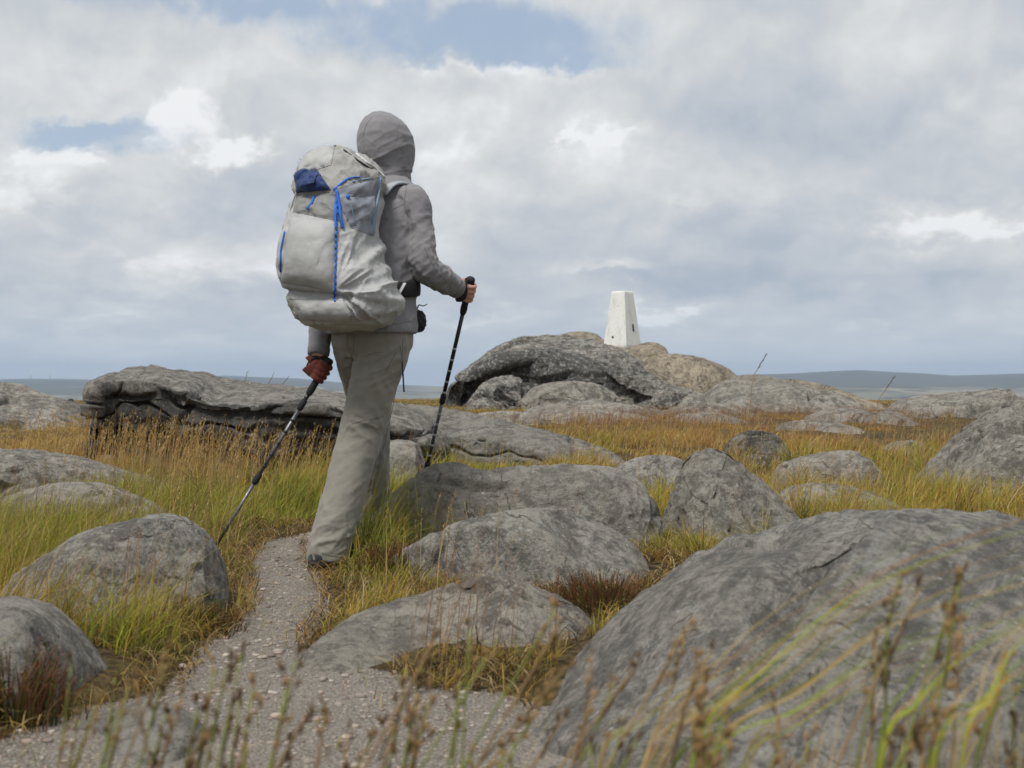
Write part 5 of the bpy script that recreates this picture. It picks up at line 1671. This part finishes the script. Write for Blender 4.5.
# ------------------------------------------------------------------ foreground plants
M_rush = plain('rush_stem', (.19, .22, .05), .6, .3, 30, .35)
M_rush_dry = plain('dry_rush_stem', (.30, .20, .09), .7, .3, 30, .35)
M_head = plain('rush_seed_head', (.11, .068, .03), .8, .2, 60, .45)
M_head2 = plain('ripe_rush_head', (.26, .165, .07), .8, .2, 60, .45)


def spindle(c, d, L, w, K=6):
    d = d / np.linalg.norm(d)
    return tube([c, c + d * L * .35, c + d * L * .8, c + d * L], [w * .6, w, w * .6, w * .12], K, ref=(1, .2, .1))


def rush_head(top, d, size, rng):
    """loose cluster: short side branches with pointed brown capsules up the last few centimetres"""
    out = []; L = rng.uniform(.035, .085) * size
    out.append(tube([top - d * (L + .004), top + d * .003], [.0010, .0008], 6))
    t = 0.0
    while t < L:
        c0 = top - d * t
        a = rng.uniform(0, 2 * math.pi); side = np.array([math.cos(a), math.sin(a), 0]); side -= d * np.dot(side, d); side /= np.linalg.norm(side)
        bl_ = rng.uniform(.002, .011) * size * (.5 + t / L)
        e = c0 + side * bl_ * .7 + d * bl_
        out.append(tube([c0 - d * .001, e], [.0006, .0005], 5))
        for k in range(int(rng.integers(1, 4))):
            out.append(spindle(e - side * .0004, d * rng.uniform(.7, 1.3) + side * rng.uniform(-.1, .7) + rng.normal(0, .25, 3), rng.uniform(.005, .0095) * size, rng.uniform(.0011, .0019) * size))
        t += rng.uniform(.004, .016) * (1 if rng.random() < .7 else 2)
    return join(out)


def rush(label, heads_, Y, spread=.05, dry=.3, size=1.0, seed=0, lean=.0):
    rng = np.random.default_rng(seed); size = size * rng.uniform(.85, 1.2)
    mx = np.mean([p[0] for p in heads_])
    bx = (mx - 512) / F * Y - lean
    z0 = ghs(bx, Y)
    root = empty('rush_plant', (bx, Y, z0), label, 'rush', 'brown headed rushes in the foreground')
    heads_ = [(p[0] + rng.normal(0, 4), p[1] + rng.normal(0, 5)) for p in heads_] + [(heads_[0][0] + rng.normal(8, 20), heads_[0][1] + abs(rng.normal(30, 22))) for _ in range(1)]
    for (px, py) in heads_:
        Ys = Y + rng.normal(0, .05)
        top = W(px, py, Ys)
        b = np.array([bx + (top[0] - bx) * .25 - .03 + rng.normal(0, .025), Y + rng.normal(0, .012), z0 - .01])
        mid = b * .5 + top * .5 + np.array([-(top[0] - b[0]) * .3 - .012 + rng.normal(0, .012), 0, .02])
        d = top - mid; d /= np.linalg.norm(d)
        m1 = M_rush_dry if rng.random() < dry else M_rush
        st = part('stem', *tube([b, mid, top], [.0019, .0016, .0009], 6, 14), m1, root)
        part('seed_head', *rush_head(top, d, size, rng), M_head2 if rng.random() < .5 else M_head, st)


rush('rush with two close brown heads over the flat stone at the lower left', [(162, 663), (172, 645), (164, 716)], 1.35, seed=1, size=1.1)
rush('rush standing left of the flat stone with one high head', [(74, 665), (88, 712), (60, 735)], 1.40, seed=2)
rush('rush with paired dark heads in front of the flat stone', [(125, 677), (121, 712), (136, 690)], 1.28, seed=3)
rush('rush with a tall bare stem in front of the gravel below the path', [(215, 661), (195, 716), (205, 735)], 1.30, seed=4, size=1.1)
rush('rush with stacked heads straight below the trodden path', [(247, 654), (246, 720), (252, 690)], 1.25, seed=5, size=1.15)
rush('rush with golden top in front of the gravel beside the low pale slab', [(289, 673), (286, 684), (300, 712)], 1.22, seed=6, size=1.3, dry=.6)
rush('rush with a bushy dark head before the left end of the low pale slab', [(421, 667), (410, 672), (436, 642), (426, 700)], 1.30, seed=7, size=1.3)
rush('rush with three heads in front of the middle of the low pale slab', [(464, 702), (471, 639), (486, 663), (456, 676)], 1.33, seed=8, size=1.2)
rush('short rush almost below the frame under the low pale slab', [(372, 745), (345, 728), (392, 738)], 1.30, seed=9)
rush('rush leaning right across the left flank of the huge boulder', [(558, 613), (564, 669), (545, 690), (560, 713)], 1.45, seed=10, size=1.1, lean=.10, dry=.5)
rush('rush with small heads before the left shoulder of the huge boulder', [(586, 648), (616, 684), (640, 658)], 1.35, seed=11, size=1.0, lean=.06)
rush('rush with a ladder of heads in front of the huge boulder', [(683, 622), (695, 650), (709, 666), (690, 640)], 1.30, seed=12, size=1.2, lean=.05, dry=.6)
rush('rush with black heads at the bottom edge of the huge boulder', [(715, 700), (706, 742), (725, 735)], 1.15, seed=13, size=1.4)
rush('single rush in front of the pale fold of the huge boulder', [(778, 709), (790, 745)], 1.25, seed=14, size=1.2)
rush('tall rush with heads high on the dark right part of the huge boulder', [(896, 585), (880, 638), (890, 610)], 1.35, seed=15, size=1.1, dry=.5)
rush('tallest rush, rising close to the top edge of the huge boulder', [(957, 575), (957, 614), (955, 648)], 1.30, seed=16, size=1.3)
rush('rush with thick dark heads low on the right of the huge boulder', [(914, 737), (940, 728), (905, 748)], 1.15, seed=17, size=1.5)
rush('rush at the right edge of the photo', [(1012, 656), (1018, 690), (1008, 720)], 1.25, seed=18, size=1.3)
rush('low rushes in the bottom centre before the gravel', [(500, 748), (515, 738), (478, 752)], 1.25, seed=19, size=1.0)
rush('low rush in front of the foot of the huge boulder', [(600, 735), (622, 725), (640, 742)], 1.22, seed=20, size=1.1)


def arching(label, curves, Y, seed, w=.0060):
    """long leaves bowed over by the wind"""
    rng = np.random.default_rng(seed)
    b0 = W(curves[0][0][0], 900, Y)
    z0 = ghs(b0[0], Y)
    pcs = []; cols = []
    for cv in curves:
        for rep in range(6):
            Ys = Y + rng.normal(0, .06)
            off = rng.normal(0, 15, 2) * (rep > 0)
            pts = [W(p[0] + off[0] * (i + 1) * .4, p[1] + off[1] * (i + 1) * .4, Ys + .03 * i) for i, p in enumerate(cv)]
            base = np.array([pts[0][0] - (pts[1][0] - pts[0][0]) * .5, Ys, z0 - .01])
            v, q, t = tube([base] + pts, np.linspace(w * .55, w * .10, len(pts) + 1) * rng.uniform(.6, 1.1), 6, 24, ref=(0, 1, 0), flat=.3)
            pcs.append((v, q, t))
            c = pick(C_STRAW if rng.random() < .5 else C_GREEN * 1.25, 1)[0]
            cols.append(np.repeat(c[None], len(v), 0))
    V, Q, T = join(pcs)
    org = np.array([b0[0], Y, z0])
    o = link('grass_tussock', np_mesh('grass_tussock', V - org, Q, T, True, np.vstack(cols)), M_leaf, None, tuple(org))
    tag(o, label, 'grass tussock', 'arching grass tussocks before the huge boulder')


arching('tussock of long leaves sweeping up from the bottom edge to the far right edge', [[(690, 768), (770, 665), (880, 580), (1040, 525)], [(700, 775), (800, 690), (900, 620), (1050, 575)], [(660, 775), (740, 700), (820, 640), (930, 585)]], 1.40, 41)
arching('tussock of leaves bowing over the pale fold of the huge boulder', [[(740, 775), (800, 715), (870, 670), (960, 640)], [(640, 770), (700, 690), (760, 640), (850, 590)], [(600, 775), (640, 725), (690, 690), (760, 660)]], 1.50, 42, .0036)
arching('tussock of straw leaves low at the right edge', [[(880, 775), (920, 700), (970, 650), (1040, 610)], [(930, 775), (970, 715), (1010, 680), (1060, 660)], [(960, 770), (990, 690), (1010, 640), (1060, 590)]], 1.25, 43)


# small scatter of thin leaves at the foot of the foreground rushes
def fore_blades():
    n = 1100
    x = RNG.uniform(-.62, .75, n); y = RNG.uniform(1.15, 1.75, n)
    keep = RNG.random(n) < .25 + .75 * sstep(x, -.2, .2)
    x, y = x[keep], y[keep]; n = len(x); z = gh(x, y)
    h = RNG.uniform(.16, .36, n) * (1 + .15 * sstep(x, .1, .5))
    col = np.where((RNG.random(n) < .5)[:, None], pick(C_GREEN * 1.1, n), pick(C_STRAW, n))
    V, Q, C = blades(x, y, z, h, RNG.uniform(.0012, .0028, n), RNG.normal(1.3, .5, n), np.abs(RNG.normal(.35, .25, n)), col, pick(C_STRAW, n))
    o = link('low_grass', np_mesh('low_grass', V, Q, None, False, C), M_leaf); tag(o, kind='stuff')


fore_blades()


def heather(px, py, Y, label, n=420, rad=.10, hh=.17, seed=5, cat='heather'):
    rng = np.random.default_rng(seed)
    c = W(px, py, Y); z0 = ghs(c[0], Y)
    x = rng.normal(c[0], rad * .55, n); y = rng.normal(Y, rad * .5, n)
    h = hh * rng.uniform(.5, 1.1, n) * np.exp(-((x - c[0]) / rad / 1.4) ** 2)
    out = rng.normal(0, .5, n) + np.arctan2(x - c[0], y - Y)
    col = np.array([(.05, .075, .025), (.10, .12, .03), (.16, .08, .045), (.04, .05, .02)])[rng.integers(0, 4, n)] * rng.uniform(.7, 1.3, (n, 1))
    b = blades(x, y, gh(x, y) - .01, h, np.full(n, .0045), out, rng.uniform(.15, .6, n), col, np.array([(.24, .10, .055)]) * rng.uniform(.5, 1.2, (n, 1)))
    hd = heads(x[:150], y[:150], gh(x, y)[:150], h[:150], out[:150], np.full(150, .35), .6, 8, .010, .004, col[:150], .6, .006)
    V, Q, _ = join([(b[0], b[1], None), (hd[0], hd[1], None)]); C = np.vstack([b[2], hd[2]])
    org = np.array([c[0], Y, z0])
    o = link('heather_plant', np_mesh('heather_plant', V - org, Q, None, False, C), M_leaf, None, tuple(org)); tag(o, label, cat)


heather(12, 715, 2.95, 'dark green and reddish heather tuft at the lower left edge', seed=5)


heather(398, 560, 5.0, 'dark clump of dead heather between the hiker\'s foot and the rounded rock', n=500, rad=.13, hh=.13, seed=6)
heather(604, 596, 4.25, 'brown tangle of heather stems in the peaty hollow below the rounded rock', n=700, rad=.20, hh=.12, seed=7)
heather(196, 606, 4.0, 'small dark heather tuft at the right foot of the boulder left of the path', n=350, rad=.10, hh=.10, seed=8)


def stalk(pts, Y, label, seed, r=.0035):
    rng = np.random.default_rng(seed)
    P_ = [W(p[0], p[1], Y) for p in pts]
    base = np.array([P_[0][0] - (P_[1][0] - P_[0][0]) * 1.0, Y, 0]); base[2] = ghs(base[0], Y) - .02
    root = empty('grass_stalk', tuple(base), label, 'grass stalk')
    part('stem', *tube([base] + P_, [r * .8] * (len(P_)) + [r * .5], 6, 16), M_rush_dry, root)
    d = P_[-1] - P_[-2]; d /= np.linalg.norm(d)
    pcs = [spindle(P_[-1] - d * t, d + rng.normal(0, .18, 3), .03, r) for t in np.linspace(-.01, .12, 12)]
    part('seed_spike', *join(pcs), M_head, root)


stalk([(752, 385), (757, 370), (765, 357)], 12, 'lone dark stalk leaning right against the sky over the wide skyline rock', 1)
stalk([(878, 404), (884, 392), (893, 379)], 12, 'lone dark stalk leaning right against the pale far fields', 2)
stalk([(240, 392), (244, 383), (247, 374)], 13, 'left stalk of the group above the dark outcrop', 3, .0014)
stalk([(266, 395), (268, 385), (273, 375)], 13, 'middle stalk of the group above the dark outcrop', 4, .0014)
stalk([(278, 398), (280, 388), (287, 379)], 13, 'right stalk of the group above the dark outcrop', 5, .0014)
